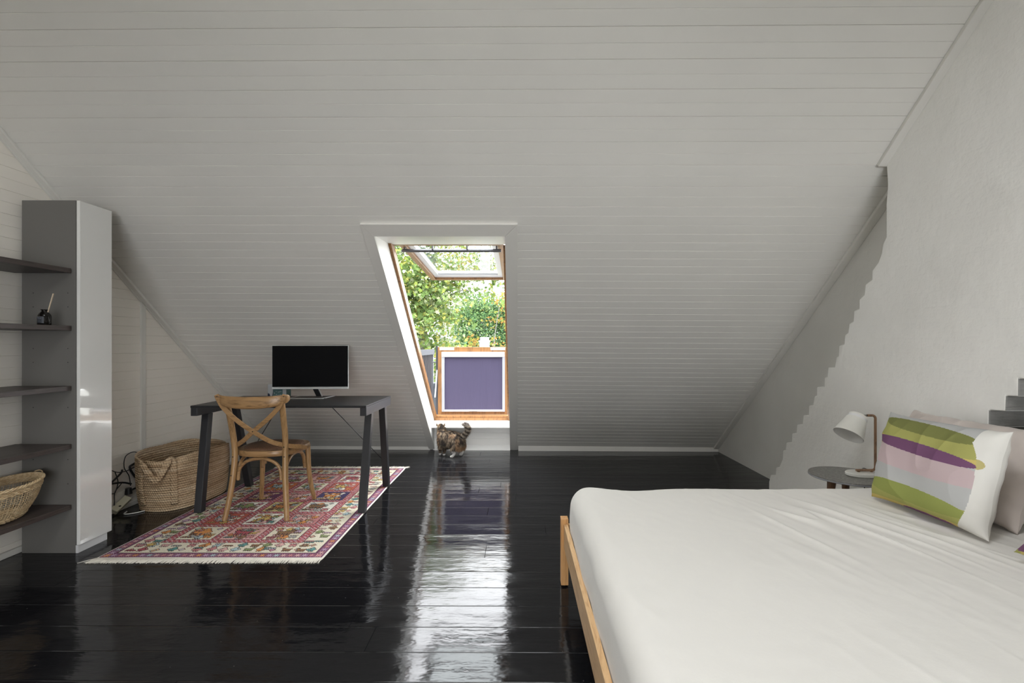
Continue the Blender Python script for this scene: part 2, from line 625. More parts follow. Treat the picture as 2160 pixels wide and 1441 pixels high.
# ------------------------------------------------------------------ room shell
XL, XR, XB = -2.89, 2.26, 2.09         # left wall, recessed right wall, chimney breast
YR = 1.3                               # ridge
YREAR = YEND
TS = 0.828                             # slope


def Y0(x):
    return 5.442 - 0.0252 * x


def zs(x, y, off=0.0):
    return TS * (Y0(x) + off - y)


# floor
mb = MB()
mb.box((XL - 0.2, YREAR - 0.6, -0.12), (XR + 0.65, 5.75, 0.0))
structure('floor', mb, 'floor')

# sloping boarded ceiling with real V-grooves
WX0, WX1 = -0.942, -0.081              # window opening
PITCH, C0, K = 0.0533, 3.911, 0.018
NRM = Vector((0, TS, 1)).normalized()


def slope_section(mb, x0, x1, ya, yb):
    rows = []
    def line(c, depth):
        p = []
        for x in (x0, x1):
            y = c - K * x
            y = min(max(y, ya), yb if yb < 5 else Y0(x))
            p.append(Vector((x, y, zs(x, y))) + NRM * depth)
        rows.append(p)
    def edge(y, isend=False):
        p = []
        for x in (x0, x1):
            yy_ = Y0(x) if (isend and yb > 5) else y
            p.append(Vector((x, yy_, zs(x, yy_))))
        rows.append(p)
    edge(ya)
    k0 = int(math.ceil((ya + 0.06 - C0) / PITCH))
    k1 = int(math.floor((min(yb, 5.36) - 0.05 - C0) / PITCH))
    for k in range(k0, k1 + 1):
        c = C0 + k * PITCH
        if k % 2 == 0:
            w, d = 0.0015, 0.0042
        else:
            w, d = 0.0012, 0.0022
        line(c - w, 0)
        line(c, d)
        line(c + w, 0)
    edge(yb, True)
    vs = [q for p in rows for q in p]
    fs = [(2 * i, 2 * i + 1, 2 * i + 3, 2 * i + 2) for i in range(len(rows) - 1)]
    mb.add(vs, fs)


mb = MB()
slope_section(mb, XL, WX0 - 0.03, YR, 5.5)
slope_section(mb, WX1 + 0.03, XR, YR, 5.5)
slope_section(mb, WX0 - 0.03, WX1 + 0.03, YR, 3.09)
structure('ceiling', mb, 'board', fixn=False)

# outer roof skin (keeps daylight out), same opening
OFF = 0.42
mb = MB()
def skin(x0, x1, ya, yb):
    mb.add([(x0, ya, zs(x0, ya, OFF)), (x1, ya, zs(x1, ya, OFF)), (x1, yb, zs(x1, yb, OFF)), (x0, yb, zs(x0, yb, OFF))], [(0, 1, 2, 3)])
skin(XL - 0.2, WX0 - 0.02, YR, 6.3)
skin(WX1 + 0.02, XR + 0.25, YR, 6.3)
skin(WX0 - 0.02, WX1 + 0.02, YR, 3.50)
skin(WX0 - 0.02, WX1 + 0.02, 5.52, 6.3)
ROOFM = mat('slate_grey_roofing', (0.05, 0.052, 0.058), 0.7)
structure('trim_1', mb, ROOFM, fixn=False)

# rear part of the ceiling and rear wall (behind the camera), with the added roof light, soffit and window
ZRIDGE = zs(0, YR) + 0.0
mb = MB()
yA, yB = YR, YREAR - .2


def zrear(y):
    return ZRIDGE + RSLOPE * (y - YR)


zS, yS = SOFFIT_ADDED
x0, x1, y0, y1 = SKYL_ADDED[0]
for off_ in (0.0, SHAFT):
    for (xa, xb, ya, yb) in ((XL - .2, x0, yS, yA + off_ * 1.5), (x1, XR + .25, yS, yA + off_ * 1.5), (x0, x1, yS, y0), (x0, x1, y1, yA + off_ * 1.5)):
        mb.add([(xa, ya, zrear(ya) + off_), (xb, ya, zrear(ya) + off_), (xb, yb, zrear(yb) + off_), (xa, yb, zrear(yb) + off_)], [(0, 1, 2, 3)])
for (xa, ya, xb, yb) in ((x0, y0, x1, y0), (x1, y0, x1, y1), (x1, y1, x0, y1), (x0, y1, x0, y0)):
    mb.add([(xa, ya, zrear(ya)), (xb, yb, zrear(yb)), (xb, yb, zrear(yb) + SHAFT), (xa, ya, zrear(ya) + SHAFT)], [(0, 1, 2, 3)])
mb.box((XL - .2, yS - .1, zS), (XR + .25, yS, zrear(yS) + SHAFT))  # added bulkhead and soffit, block rear daylight from the ceiling top
mb.box((XL - .2, yB, zS), (XR + .25, yS, zS + .25))
structure('trim_2', mb, 'board', fixn=False)
mb = MB()
x0, x1, z0, z1 = REAR_ADDED
mb.box((XL - .2, YREAR - .12, 0), (x0, YREAR, 3.0))
mb.box((x1, YREAR - .12, 0), (XR + .25, YREAR, 3.0))
mb.box((x0, YREAR - .12, 0), (x1, YREAR, z0))
mb.box((x0, YREAR - .12, z1), (x1, YREAR, 3.0))
structure('wall_rear', mb, 'board')
mb = MB()
for x in (x0, (x0 + x1) / 2 - .03, x1 - .06):
    mb.box((x, YREAR - .10, z0), (x + .06, YREAR - .04, z1))
structure('window_rear_added', mb, 'trim')  # mullions of the added, unseen rear window

# left wall: horizontal boards with grooves
mb = MB()
pz = 0.067
z = 0.0
rows = []
k = 0
zl = [(0.0, 0)]
while True:
    k += 1
    zc = k * pz
    if zc > 3.3:
        break
    w, d = (0.0018, 0.0034) if k % 2 else (0.0015, 0.0022)
    zl += [(zc - w, 0), (zc, d), (zc + w, 0)]
zl.append((3.38, 0))
vs = []
for (z_, d) in zl:
    ymax = min(5.6, Y0(XL) - z_ / TS + 0.06)
    vs += [(XL - d, YREAR - 0.1, z_), (XL - d, ymax, z_)]
mb.add(vs, [(2 * i, 2 * i + 1, 2 * i + 3, 2 * i + 2) for i in range(len(zl) - 1)])
mb.box((XL - 0.2, YREAR - .2, 0), (XL - 0.06, 5.9, 3.9))
structure('wall_left', mb, 'board_lit', fixn=False)

# right recessed wall
mb = MB()
mb.box((XR, 2.40, -.05), (XR + .2, 5.9, 3.95))
mb.box((XR, YREAR - .1, 1.62), (XR + .2, 2.40, 3.95))
mb.box((XR, YREAR - .1, -.05), (XR + .2, .45, 1.62))
structure('wall_right', mb, 'plaster')
mb = MB()
mb.box((XR + .12, .40, -.05), (XR + .3, 2.45, 1.70))
for i_, (za, zb_) in enumerate(((.760, .834), (.838, .911), (.915, .985), (.988, 1.06), (1.064, 1.136), (1.14, 1.214))):
    d_ = .012 + .012 * i_
    mb.hexa([(XR + .12 - d_ + .012, .46, za), (XR + .13, .46, za), (XR + .13, 2.40, za), (XR + .12 - d_ + .012, 2.40, za), (XR + .12 - d_, .46, zb_), (XR + .13, .46, zb_), (XR + .13, 2.40, zb_), (XR + .12 - d_, 2.40, zb_)])
structure('wall_niche', mb, 'shade_grey')

# chimney breast with stepped, whitewashed edge
steps = [(2.683, 2.201), (2.676, 2.107), (2.686, 1.995), (2.686, 1.812), (2.711, 1.777), (2.719, 1.728), (2.746, 1.678), (2.794, 1.639), (2.794, 1.586), (2.847, 1.564), (2.855, 1.503), (2.899, 1.478), (2.899, 1.423), (2.944, 1.412), (2.948, 1.347), (2.987, 1.336), (2.994, 1.278), (3.026, 1.264), (3.031, 1.206), (3.08, 1.195), (3.084, 1.126), (3.105, 1.122), (3.116, 1.075), (3.122, 1.053), (3.187, 1.05), (3.196, 0.984), (3.226, 0.978), (3.226, 0.917), (3.309, 0.906), (3.309, 0.848), (3.333, 0.841), (3.349, 0.776), (3.398, 0.766), (3.401, 0.697), (3.464, 0.688), (3.473, 0.621), (3.542, 0.605), (3.55, 0.541), (3.605, 0.527), (3.61, 0.462), (3.683, 0.442), (3.693, 0.38), (3.729, 0.37), (3.734, 0.302), (3.781, 0.228), (3.828, 0.212), (3.836, 0.149), (3.91, 0.129), (3.936, 0.066), (3.938, 0.0)]
poly = [(2.683, 2.24)] + steps
poly += [(2.40, 0.0), (2.40, .836), (2.10, .836), (2.099, .911), (2.028, .917), (2.026, .983), (1.977, .985), (1.976, 1.06),
         (1.915, 1.062), (1.915, 1.138), (1.85, 1.14), (1.85, 1.216), (1.79, 1.217), (1.79, 1.294), (1.72, 1.296), (1.72, 1.37), (1.65, 1.372), (1.65, 1.45),
         (1.58, 1.452), (1.58, 1.60), (1.30, 1.602), (1.30, 3.38)]
# subdivide long edges a little and roughen the outline so it reads as painted-over brick
mb = MB()
mb.prism([(XB, y, z) for (y, z) in poly], (XR - XB + 0.02, 0, 0))
ch_ = structure('wall_chimney', mb, ['brick', 'shade_grey'], bevel=0.006, seg=3)
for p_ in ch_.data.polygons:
    if p_.normal.y < -.9 and p_.center.y < 2.2:  # step ends take the dark grey as painted shade
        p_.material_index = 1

# trims on the ceiling / wall junctions
def slope_trim(x0, x1, ya, yb, th):
    m_ = MB()
    p = []
    for (x, y) in ((x0, ya), (x1, ya), (x1, yb), (x0, yb)):
        p.append(Vector((x, y, zs(x, y))))
    q = [v_ - NRM * th for v_ in p]
    m_.hexa(q + p)
    return m_

structure('trim_3', slope_trim(XL, XL + 0.048, 1.35, 5.46, 0.018), 'trim', bevel=0.003)
mbt = MB()
for (ya, yb) in ((1.35, 5.40),):
    pa = Vector((XL, ya, zs(XL, ya)))
    pb = Vector((XL, yb, zs(XL, yb)))
    dz = Vector((0, 0, -0.030))
    dx = Vector((0.012, 0, 0))
    mbt.hexa([pa + dz, pa + dz + dx, pb + dz + dx, pb + dz, pa, pa + dx, pb + dx, pb])
structure('trim_4', mbt, 'trim', bevel=0.002)
structure('trim_5', slope_trim(XR - 0.055, XR, 2.2, 5.33, 0.02), 'trim', bevel=0.003)
structure('trim_6', slope_trim(XB - 0.045, XB + .02, 1.32, 2.70, 0.022), 'trim', bevel=0.003)
mbt = MB()
mbt.add([(XB - 0.055, 1.32, zs(XB, 1.32)), (XB - 0.055, 2.70, zs(XB, 2.70)), (XB - 0.055, 2.70, zs(XB, 2.70) + .05), (XB - 0.055, 1.32, zs(XB, 1.32) + .05)], [(0, 1, 2, 3)])

# window surround on the slope
def surround(x0, x1, ya, yb, th=0.016, mit=None):
    return slope_trim(x0, x1, ya, yb, th)
ztop_out = 3.064
mbt = MB()
def quad_on_slope(mb_, pts, th):
    p = [Vector((x, y, zs(x, y))) for (x, y) in pts]
    mb_.hexa([v_ - NRM * th for v_ in p] + p)
quad_on_slope(mbt, [(-1.014, 3.064), (0.003, 3.045), (WX1, 3.118), (WX0, 3.136)], 0.018)
structure('trim_7', mbt, 'trim', bevel=0.0012)
mbt = MB()
quad_on_slope(mbt, [(-1.014, 3.0655), (WX0, 3.1375), (WX0, 5.46), (-1.014, 5.46)], 0.0175)
structure('trim_8', mbt, 'trim', bevel=0.0012)
mbt = MB()
quad_on_slope(mbt, [(0.003, 3.0465), (0.003, 5.44), (WX1, 5.44), (WX1, 3.1195)], 0.0175)
structure('trim_9', mbt, 'trim', bevel=0.0012)

# window reveal: jambs, head, knee wall, sill
mbt = MB()
def jamb(mb_, xa, xb):
    def pt(x, y, off):
        return Vector((x, y + off, zs(0, y)))
    p = []
    for off in (0.0, OFF):
        for y in (3.10, 5.46):
            pass
    for (xx) in (xa, xb):
        pass
    a_ = [(3.09, 0.0), (5.44, 0.0), (5.44, OFF + 0.05), (3.09, OFF + 0.0)]
    pl = [Vector((xa, y + o_, zs(xa, y))) for (y, o_) in a_]
    mb_.prism(pl, (xb - xa, 0, 0))
mbt2 = MB()
jamb(mbt2, WX0 - 0.03, WX0)
jamb(mbt2, WX1, WX1 + 0.03)
structure('wall_reveal', mbt2, 'reveal')
mbt = MB()
mbt.hexa([(WX0 - .028, 3.13, 1.925), (WX1 + .028, 3.11, 1.925), (WX1 + .028, 3.51, 1.945), (WX0 - .028, 3.51, 1.945),
          (WX0 - .028, 3.12, 1.99), (WX1 + .028, 3.10, 1.99), (WX1 + .028, 3.51, 2.06), (WX0 - .028, 3.51, 2.06)])
structure('wall_head', mbt, 'reveal')
mbt = MB()
zk = [(0.0, 0)]
for i in range(1, 4):
    zc = i * 0.067
    zk += [(zc - .0018, 0), (zc, .0034), (zc + .0018, 0)]
zk.append((0.30, 0))
vs = []
for (z_, d) in zk:
    vs += [(WX0, 5.405 + d, z_), (WX1, 5.395 + d, z_)]
mbt.add(vs, [(2 * i, 2 * i + 1, 2 * i + 3, 2 * i + 2) for i in range(len(zk) - 1)])
mbt.box((WX0 - .02, 5.43, 0), (WX1 + .02, 5.6, 0.33))
structure('wall_below_window', mbt, 'reveal', fixn=False)
mbt = MB()
mbt.box((WX0, 5.215, 0.288), (WX1, 5.45, 0.345))
structure('trim_10', mbt, 'reveal', bevel=0.003)

# baseboards
mbt = MB()
mbt.hexa([(XL, 5.475, 0), (-1.0, 5.425, 0), (-1.0, 5.45, 0), (XL, 5.5, 0), (XL, 5.47, .062), (-1.0, 5.42, .062), (-1.0, 5.43, .062), (XL, 5.48, .062)])
structure('baseboard_back', mbt, 'trim')
mbt = MB()
mbt.hexa([(0.012, 5.375, 0), (XR, 5.33, 0), (XR, 5.38, 0), (0.012, 5.43, 0), (0.012, 5.37, .058), (XR, 5.325, .058), (XR, 5.345, .058), (0.012, 5.39, .058)])
structure('baseboard_right', mbt, 'trim')
mbt = MB()
mbt.box((XL, YREAR, 0), (XL + .022, 5.47, .036))
structure('baseboard_left', mbt, 'trim', bevel=0.006)
# vertical cover batten on the left wall
mbt = MB()
mbt.prism([(XL - .01, 3.632, 0.03), (XL - .01, 3.676, 0.03), (XL - .01, 3.676, zs(XL, 3.676) - .005), (XL - .01, 3.632, zs(XL, 3.632) - .005)], (0.022, 0, 0))
structure('trim_11', mbt, 'trim', bevel=0.002)

# ------------------------------------------------------------------ roof window (balcony type: lower sash stands upright, upper sash swung out)
win = bpy.data.objects.new('window_1', None)
COL.objects.link(win)
win['kind'] = 'structure'
win.location = (-0.51, 5.4, 0.345)
win.matrix_basis = Matrix.Translation((-0.51, 5.4, 0.345))
win['label'] = 'open two-part roof window with orange pine frame above the white sill'


def frame_rail(xa, xb, ya, yb, o0=0.334, o1=0.44):
    m_ = MB()
    m_.prism([Vector((xa, y + o_, zs(xa, y))) for (y, o_) in ((ya, o0), (yb, o0), (yb, o1), (ya, o1))], (xb - xa, 0, 0))
    return m_


mb = frame_rail(WX0, WX0 + 0.022, 3.115, 5.03)
build('frame', mb, 'pine_frame', win, bevel=0.002, world=True)
mb = frame_rail(WX1 - 0.022, WX1, 3.115, 5.03)
build('frame', mb, 'pine_frame', win, bevel=0.002, world=True)
mb = MB()
mb.box((WX0, 5.372, 0.345), (WX1, 5.47, 0.372))
mb.box((WX0, 5.385, 0.372), (WX1, 5.47, 0.398))
build('frame', mb, 'pine_frame', win, bevel=0.002, world=True)
mb = MB()
mb.box((WX0 + .02, 3.49, 1.945), (WX1 - .02, 3.56, 2.02))
build('frame', mb, 'pine_frame', win, bevel=0.002, world=True)

# lower sash
LY = 5.475
mb = MB()
mb.box((-.916, LY, .398), (-.874, LY + .05, 1.178))
mb.box((-.150, LY, .398), (-.112, LY + .05, 1.178))
mb.box((-.874, LY, 1.120), (-.150, LY + .05, 1.178))
mb.box((-.874, LY, .398), (-.150, LY + .05, .432))
ls = build('sash', mb, 'pine_frame', win, bevel=0.003, world=True)
mb = MB()
mb.box((-.874, LY + .03, .43), (-.150, LY + .036, 1.121))
build('glass', mb, 'glass', ls, world=False)
for v_ in ls.children[-1].data.vertices:
    v_.co -= win.location
mb = MB()
mb.box((-.940, LY + .005, .40), (-.918, LY + .055, 1.19))
build('side_cover', mb, 'dark_out', win, world=True)
mb = MB()
mb.box((-.108, LY + .005, .40), (-.098, LY + .055, 1.19))
build('side_cover', mb, 'dark_out', win, world=True)
for (xa, xb) in ((-.895, -.728), (-.308, -.140)):
    mb = MB()
    mb.box((xa, LY - .006, 1.142), (xb, LY, 1.172))
    build('white_seal', mb, 'white_pl', win, world=True)
mb = MB()
mb.tube([(-.928, 5.52, .965), (-.918, 5.30, .615)], 0.0075, 8)
build('gas_strut', mb, 'alu_out', win, world=True)
mb = MB()
mb.tube([(-.925, 5.52, 1.0), (-.99, 5.53, 1.0)], 0.006, 8)
mb.tube([(-.93, 5.50, 1.15), (-.93, 5.50, .98)], 0.008, 8)
build('bracket', mb, 'dark_out', win, world=True)

# upper sash, hinged at the head and swung out nearly level
A, B = Vector((0, 3.53, 1.968)), Vector((0, 5.03, 1.886))
dB = (B - A).normalized()
up = Vector((0, -dB.z, dB.y))


def sash_box(mb_, xa, xb, sa, sb, ta, tb):
    p = []
    for t in (ta, tb):
        for (x, s_) in ((xa, sa), (xb, sa), (xb, sb), (xa, sb)):
            q_ = A + dB * s_ + up * t
            p.append((x, q_.y, q_.z))
    mb_.hexa(p)


SL = (B - A).length
xa, xb = -.905, -.104
mb = MB()
sash_box(mb, xa, xa + .045, 0, SL, 0, .06)
sash_box(mb, xb - .045, xb, 0, SL, 0, .06)
sash_box(mb, xa + .045, xb - .045, SL - .05, SL, 0, .06)
sash_box(mb, xa + .045, xb - .045, 0, .05, 0, .06)
us = build('sash', mb, 'pine_frame', win, bevel=0.003, world=True)
mb = MB()
w = .05
sash_box(mb, xa + .045, xa + .045 + w, .05, SL - .05, .022, .058)
sash_box(mb, xb - .045 - w, xb - .045, .05, SL - .05, .022, .058)
sash_box(mb, xa + .045 + w, xb - .045 - w, SL - .17, SL - .05, .022, .058)
sash_box(mb, xa + .045 + w, xb - .045 - w, SL - .21, SL - .17, .034, .058)
sash_box(mb, xa + .045 + w, xb - .045 - w, .05, .08, .022, .058)
build('glazing_bead', mb, 'white_pl', win, bevel=0.003, world=True)
mb = MB()
sash_box(mb, xa + .06, xb - .06, .06, SL - .12, .044, .050)
build('glass', mb, 'glass', win, world=True)
mb = MB()
mb.tube([(-.90, 3.70, 1.937), (-.125, 3.70, 1.937)], 0.013, 10)
vb = build('vent_bar', mb, 'rod', win, world=True)
mb = MB()
for x in (-.875, -.66, -.39, -.16):
    mb.box((x - .006, 3.68, 1.945), (x + .006, 3.70, 1.975))
build('bar_bracket', mb, 'rod', win, world=True)

# blackout blind on the lower sash
bl = thing('roller_blind', 'purple blackout roller blind in pale aluminium rails on the lower window', 'roller blind', (-.512, LY - .01, .43))
mb = MB()
mb.box((-.868, LY - .030, 1.062), (-.146, LY - .002, 1.120))
build('cassette', mb, 'white_pl', bl, bevel=0.004, world=True)
for x in (-.866, -.172):
    mb = MB()
    mb.box((x, LY - .024, .432), (x + .030, LY - .002, 1.062))
    build('side_rail', mb, 'alu_out', bl, bevel=0.002, world=True)
mb = MB()
nx, nz_ = 40, 30
vs, fs = [], []
for j in range(nz_ + 1):
    for i in range(nx + 1):
        x = -.838 + (.838 - .170) * i / nx
        z_ = .452 + (1.064 - .452) * j / nz_
        vs.append((x, LY - .010 + 0.0022 * noise.noise(Vector((x * 9, z_ * 2.0, 3))), z_))
for j in range(nz_):
    for i in range(nx):
        a_ = j * (nx + 1) + i
        fs.append((a_, a_ + 1, a_ + nx + 2, a_ + nx + 1))
mb.add(vs, fs)
build('cloth', mb, 'blind', bl, smooth=True, world=True)
mb = MB()
mb.box((-.838, LY - .018, .434), (-.170, LY - .003, .456))
bb = build('bottom_bar', mb, 'white_pl', bl, bevel=0.002, world=True)
mb = MB()
mb.box((-.552, LY - .032, .438), (-.462, LY - .017, .447))
build('pull_handle', mb, 'alu', bl, bevel=0.002, world=True)

# ------------------------------------------------------------------ tall cabinet and open shelves on the left
cab = thing('tall_cabinet', 'tall narrow grey cabinet with a high-gloss pale door on its right face', 'cabinet', (-2.71, 2.84, 0))
mb = MB()
mb.box((XL + .024, 2.733, 0.0), (-2.556, 2.930, 2.035))
build('carcass', mb, 'cab_side', cab, bevel=0.0012, world=True)
mb = MB()
mb.box((-2.5535, 2.736, .046), (-2.534, 2.952, 2.034))
build('door', mb, 'cab_door', cab, bevel=0.0015, world=True, label='glossy pale grey door')
mb = MB()
mb.box((-2.5558, 2.7332, 0.0), (-2.542, 2.928, .0445))
build('plinth', mb, 'cab_plinth', cab, bevel=0.0008, world=True)
for zc in (.40, .54, .84, 1.10, 1.18, 1.42, 1.50):
    for x in (-2.60, -2.80):
        mb = MB()
        mb.lathe([(0.0028, 0), (0.0028, .0009)], 8, M=Matrix.Translation((x, 2.7329, zc)) @ Matrix.Rotation(R(90), 4, 'X'))
        build('peg_hole', mb, 'black_end', cab, world=True)

cab.location.x += .010
shelf_z = [1.641, 1.310, 0.965, 0.630, 0.281]
names = ['topmost of the five dark shelves, above the bottle', 'dark brown shelf holding the small black reed bottle', 'empty dark brown shelf midway up the left wall',
         'empty dark brown shelf above the rattan basket', 'lowest dark brown shelf, carrying the rattan basket']
for zt, nm in zip(shelf_z, names):
    mb = MB()
    mb.box((XL + .002, 0.75, zt - .027), (-2.566, 2.7285, zt))
    s_ = build('wall_shelf', mb, 'shelf', None, bevel=0.0012, loc=(-2.73, 1.74, zt - .027))
    tag(s_, nm, 'shelf', 'shelves beside the tall cabinet')

# reed diffuser
bt = thing('reed_diffuser', 'small dark bottle with two pale reeds on the second shelf', 'reed diffuser', (-2.608, 2.615, 1.310))
mb = MB()
mb.lathe([(0.0, 0), (.027, 0), (.029, .003), (.029, .049), (.0265, .058), (.020, .067), (.0135, .074), (.0125, .081), (.0175, .0835), (.018, .086), (.010, .0865), (.010, .07)], 40, close=False)
build('bottle', mb, 'bottle', bt, smooth=True, auto=40)
mb = MB()
n_ = 20
vs, fs = [], []
for i in range(n_ + 1):
    t = R(-165) + R(115) * i / n_
    for z_ in (.010, .046):
        vs.append((.0293 * math.cos(t), .0293 * math.sin(t), z_))
for i in range(n_):
    fs.append((2 * i, 2 * i + 2, 2 * i + 3, 2 * i + 1))
mb.add(vs, fs)
lb = build('label', mb, 'label', bt, smooth=True)
mb = MB()
rnd = random.Random(4)
def lab_line(t0, t1, z_, h):
    k = 6
    vs, fs = [], []
    for i in range(k + 1):
        t = R(t0 + (t1 - t0) * i / k)
        for zz_ in (z_, z_ + h):
            vs.append((.0296 * math.cos(t), .0296 * math.sin(t), zz_))
    for i in range(k):
        fs.append((2 * i, 2 * i + 2, 2 * i + 3, 2 * i + 1))
    mb.add(vs, fs)
for (z_, a0, a1, h) in ((.0425, -150, -68, .0016), (.0385, -150, -118, .0018), (.0385, -113, -95, .0018), (.0345, -150, -134, .0014), (.0345, -112, -70, .0018), (.030, -152, -136, .001),
                        (.026, -152, -130, .001), (.026, -126, -80, .0008), (.022, -152, -138, .001), (.018, -152, -128, .001), (.018, -122, -75, .0008), (.014, -150, -134, .001)):
    t = a0
    while t < a1 - 2:
        wl = rnd.uniform(3, 8)
        lab_line(t, min(t + wl, a1), z_, h)
        t += wl + 1.6
o_ = build('printed_text', mb, 'print', lb, fixn=False)
for tip in ((.036, .012, .176), (.032, .020, .176)):
    mb = MB()
    mb.tube([(.004, 0, .02), tip], [.0020, .0020], 8)
    build('reed', mb, 'reed', bt)

# rattan basket on the lowest shelf
rb = thing('rattan_basket', 'oval openwork rattan basket on the lowest shelf', 'basket', (-2.715, 2.40, 0.2815), R(-3))


def oval(a_, b_, z_, n, k=2.2, lift=0.0):
    out = []
    for i in range(n):
        t = 2 * math.pi * i / n
        ct, st = math.cos(t), math.sin(t)
        out.append(Vector((a_ * math.copysign(abs(ct) ** (2 / k), ct), b_ * math.copysign(abs(st) ** (2 / k), st), z_ + lift * (abs(st) ** 2))))
    return out


def basket_ab(t):
    s_ = math.sin(t * math.pi / 2) ** 0.75
    return 0.085 + .058 * s_, 0.165 + .095 * s_


def ring_of(t, n):
    a_, b_ = basket_ab(t)
    return oval(a_, b_, .004 + t * .178, n, lift=.016 * t)


NV = 96
cols = [[] for _ in range(NV)]
for k in range(13):
    t = k / 12
    rg = ring_of(t, NV)
    for i in range(NV):
        cols[i].append(rg[i])
mb = MB()
for i in range(NV):
    mb.tube(cols[i], .0014, 4, caps=False)
k = 0
for t in [x / 100 for x in range(3, 98, 6)]:
    rg = ring_of(t, NV)
    rg = [p + Vector((p.x, p.y, 0)).normalized() * (.0022 * (1 if (i + k) % 2 else -1)) for i, p in enumerate(rg)]
    mb.tube(rg + [rg[0]], .0013, 4, caps=False)
    k += 1
build('woven_body', mb, 'rattan', rb, smooth=True)
mb = MB()
for t in (.80, .835, .87, .905, .94, .97, .02, .05, .08, .11):
    rg = ring_of(t, NV * 2)
    rg = [p + Vector((p.x, p.y, 0)).normalized() * (.004 * math.sin(i * math.pi / 2 + t * 60)) for i, p in enumerate(rg)]
    mb.tube(rg + [rg[0]], .0034, 6, caps=False)
build('woven_band', mb, 'rattan', rb, smooth=True)
mb = MB()
for ph in (0, 2.1, 4.2):
    rg = ring_of(1.0, 240)
    q_ = []
    for i, p in enumerate(rg):
        a_ = i * 2 * math.pi * 26 / 240 + ph
        rad = Vector((p.x, p.y, 0)).normalized()
        q_.append(p + rad * (.0045 * math.cos(a_) + .004) + Vector((0, 0, .0045 * math.sin(a_))))
    mb.tube(q_ + [q_[0]], .0048, 6, caps=False)
build('braided_rim', mb, 'rattan', rb, smooth=True)
mb = MB()
rg = ring_of(0, 48)
mb.add(rg + [Vector((0, 0, .004))], [(i, (i + 1) % 48, 48) for i in range(48)])
build('base', mb, 'rattan', rb)
for sg in (1, -1):
    mb = MB()
    mb.tube(spline([(-.03, sg * .262, .185), (-.022, sg * .275, .205), (0.0, sg * .280, .212), (.022, sg * .275, .205), (.03, sg * .262, .185)], 6), .0035, 6)
    build('handle', mb, 'rattan', rb, smooth=True)

# ------------------------------------------------------------------ rug
RUG = (-2.362, 2.655, -1.088, 4.600)
rug = thing('woven_rug', 'red and cream patterned rug under desk and chair', 'rug', ((RUG[0] + RUG[2]) / 2, (RUG[1] + RUG[3]) / 2, 0.0))
NXR, NYR = 254, 388
pal = dict(cream=(.62, .57, .45), red=(.42, .11, .08), crim=(.33, .085, .10), plum=(.15, .06, .11), purple=(.20, .09, .20), navy=(.07, .06, .13), pink=(.55, .34, .31), rose=(.46, .20, .20),
           orange=(.55, .24, .08), gold=(.50, .35, .12), teal=(.10, .24, .22), green=(.20, .25, .11), sky=(.34, .44, .46), brown=(.22, .13, .07), dark=(.075, .045, .045), white=(.68, .66, .58), lilac=(.42, .30, .40), grey=(.33, .33, .31))
G = [[pal['cream']] * NXR for _ in range(NYR)]
rr_ = random.Random(11)


def px(i, j, c):
    if 0 <= i < NXR and 0 <= j < NYR:
        G[j][i] = pal[c] if isinstance(c, str) else c


def rect(i0, j0, i1, j1, c):
    for j in range(j0, j1):
        for i in range(i0, i1):
            px(i, j, c)


BIRD = ["....XX......", "...XXXX.....", "...XXoXX....", "..XXXX......", ".XXXXXX..X..", "XXXXXXXX.XX.", ".XXXXXXXXXX.", "..XXXXXXXX..", "...X..X.....", "...X..X.....", "..XX.XX....."]
FAN = ["X..X..X..X..", ".X.X.X..X...", "..XXX..X....", "...XXXXX....", "..XXXXXXX...", ".XXXX.XXXX..", "..XXX..XX...", "...X....X...", "..XX...XX..."]
DIAM = ["...X...", "..XoX..", ".XoooX.", "XoXXXoX", ".XoooX.", "..XoX..", "...X..."]
DEER = ["X.X.........", ".X..........", "XXX.......X.", ".XXXXXXXXXX.", "..XXXXXXXX..", "..XXXXXXXX..", "..X.X..X.X..", "..X.X..X.X..", "..X.X..X.X.."]
COMB = ["XXXXXXXXXX", "X..X..X..X", "X..X..X..X", ".........."]
FLW = ["X..X..X", ".X.X.X.", "..XXX..", "XXXoXXX", "..XXX..", ".X.X.X.", "X..X..X"]


def stamp(bm_, i0, j0, c, c2='gold', s=1, flip=False, outline=False):
    h, w_ = len(bm_), len(bm_[0])
    for y in range(h * s):
        for x in range(w_ * s):
            ch = bm_[h - 1 - y // s][(w_ - 1 - x // s) if flip else x // s]
            if ch == 'X':
                if outline:
                    for (a_, b_) in ((-1, 0), (1, 0), (0, -1), (0, 1)):
                        yy2, xx2 = (y + b_), (x + a_)
                        inside = 0 <= yy2 < h * s and 0 <= xx2 < w_ * s and bm_[h - 1 - yy2 // s][(w_ - 1 - xx2 // s) if flip else xx2 // s] != '.'
                        if not inside:
                            px(i0 + xx2, j0 + yy2, 'dark')
                px(i0 + x, j0 + y, c)
            elif ch == 'o':
                px(i0 + x, j0 + y, c2)


# outer border
rect(0, 0, NXR, NYR, 'white')
rect(2, 2, NXR - 2, NYR - 2, 'plum')
cyc = ['pink', 'lilac', 'rose', 'pink', 'orange', 'lilac', 'sky', 'pink', 'rose']


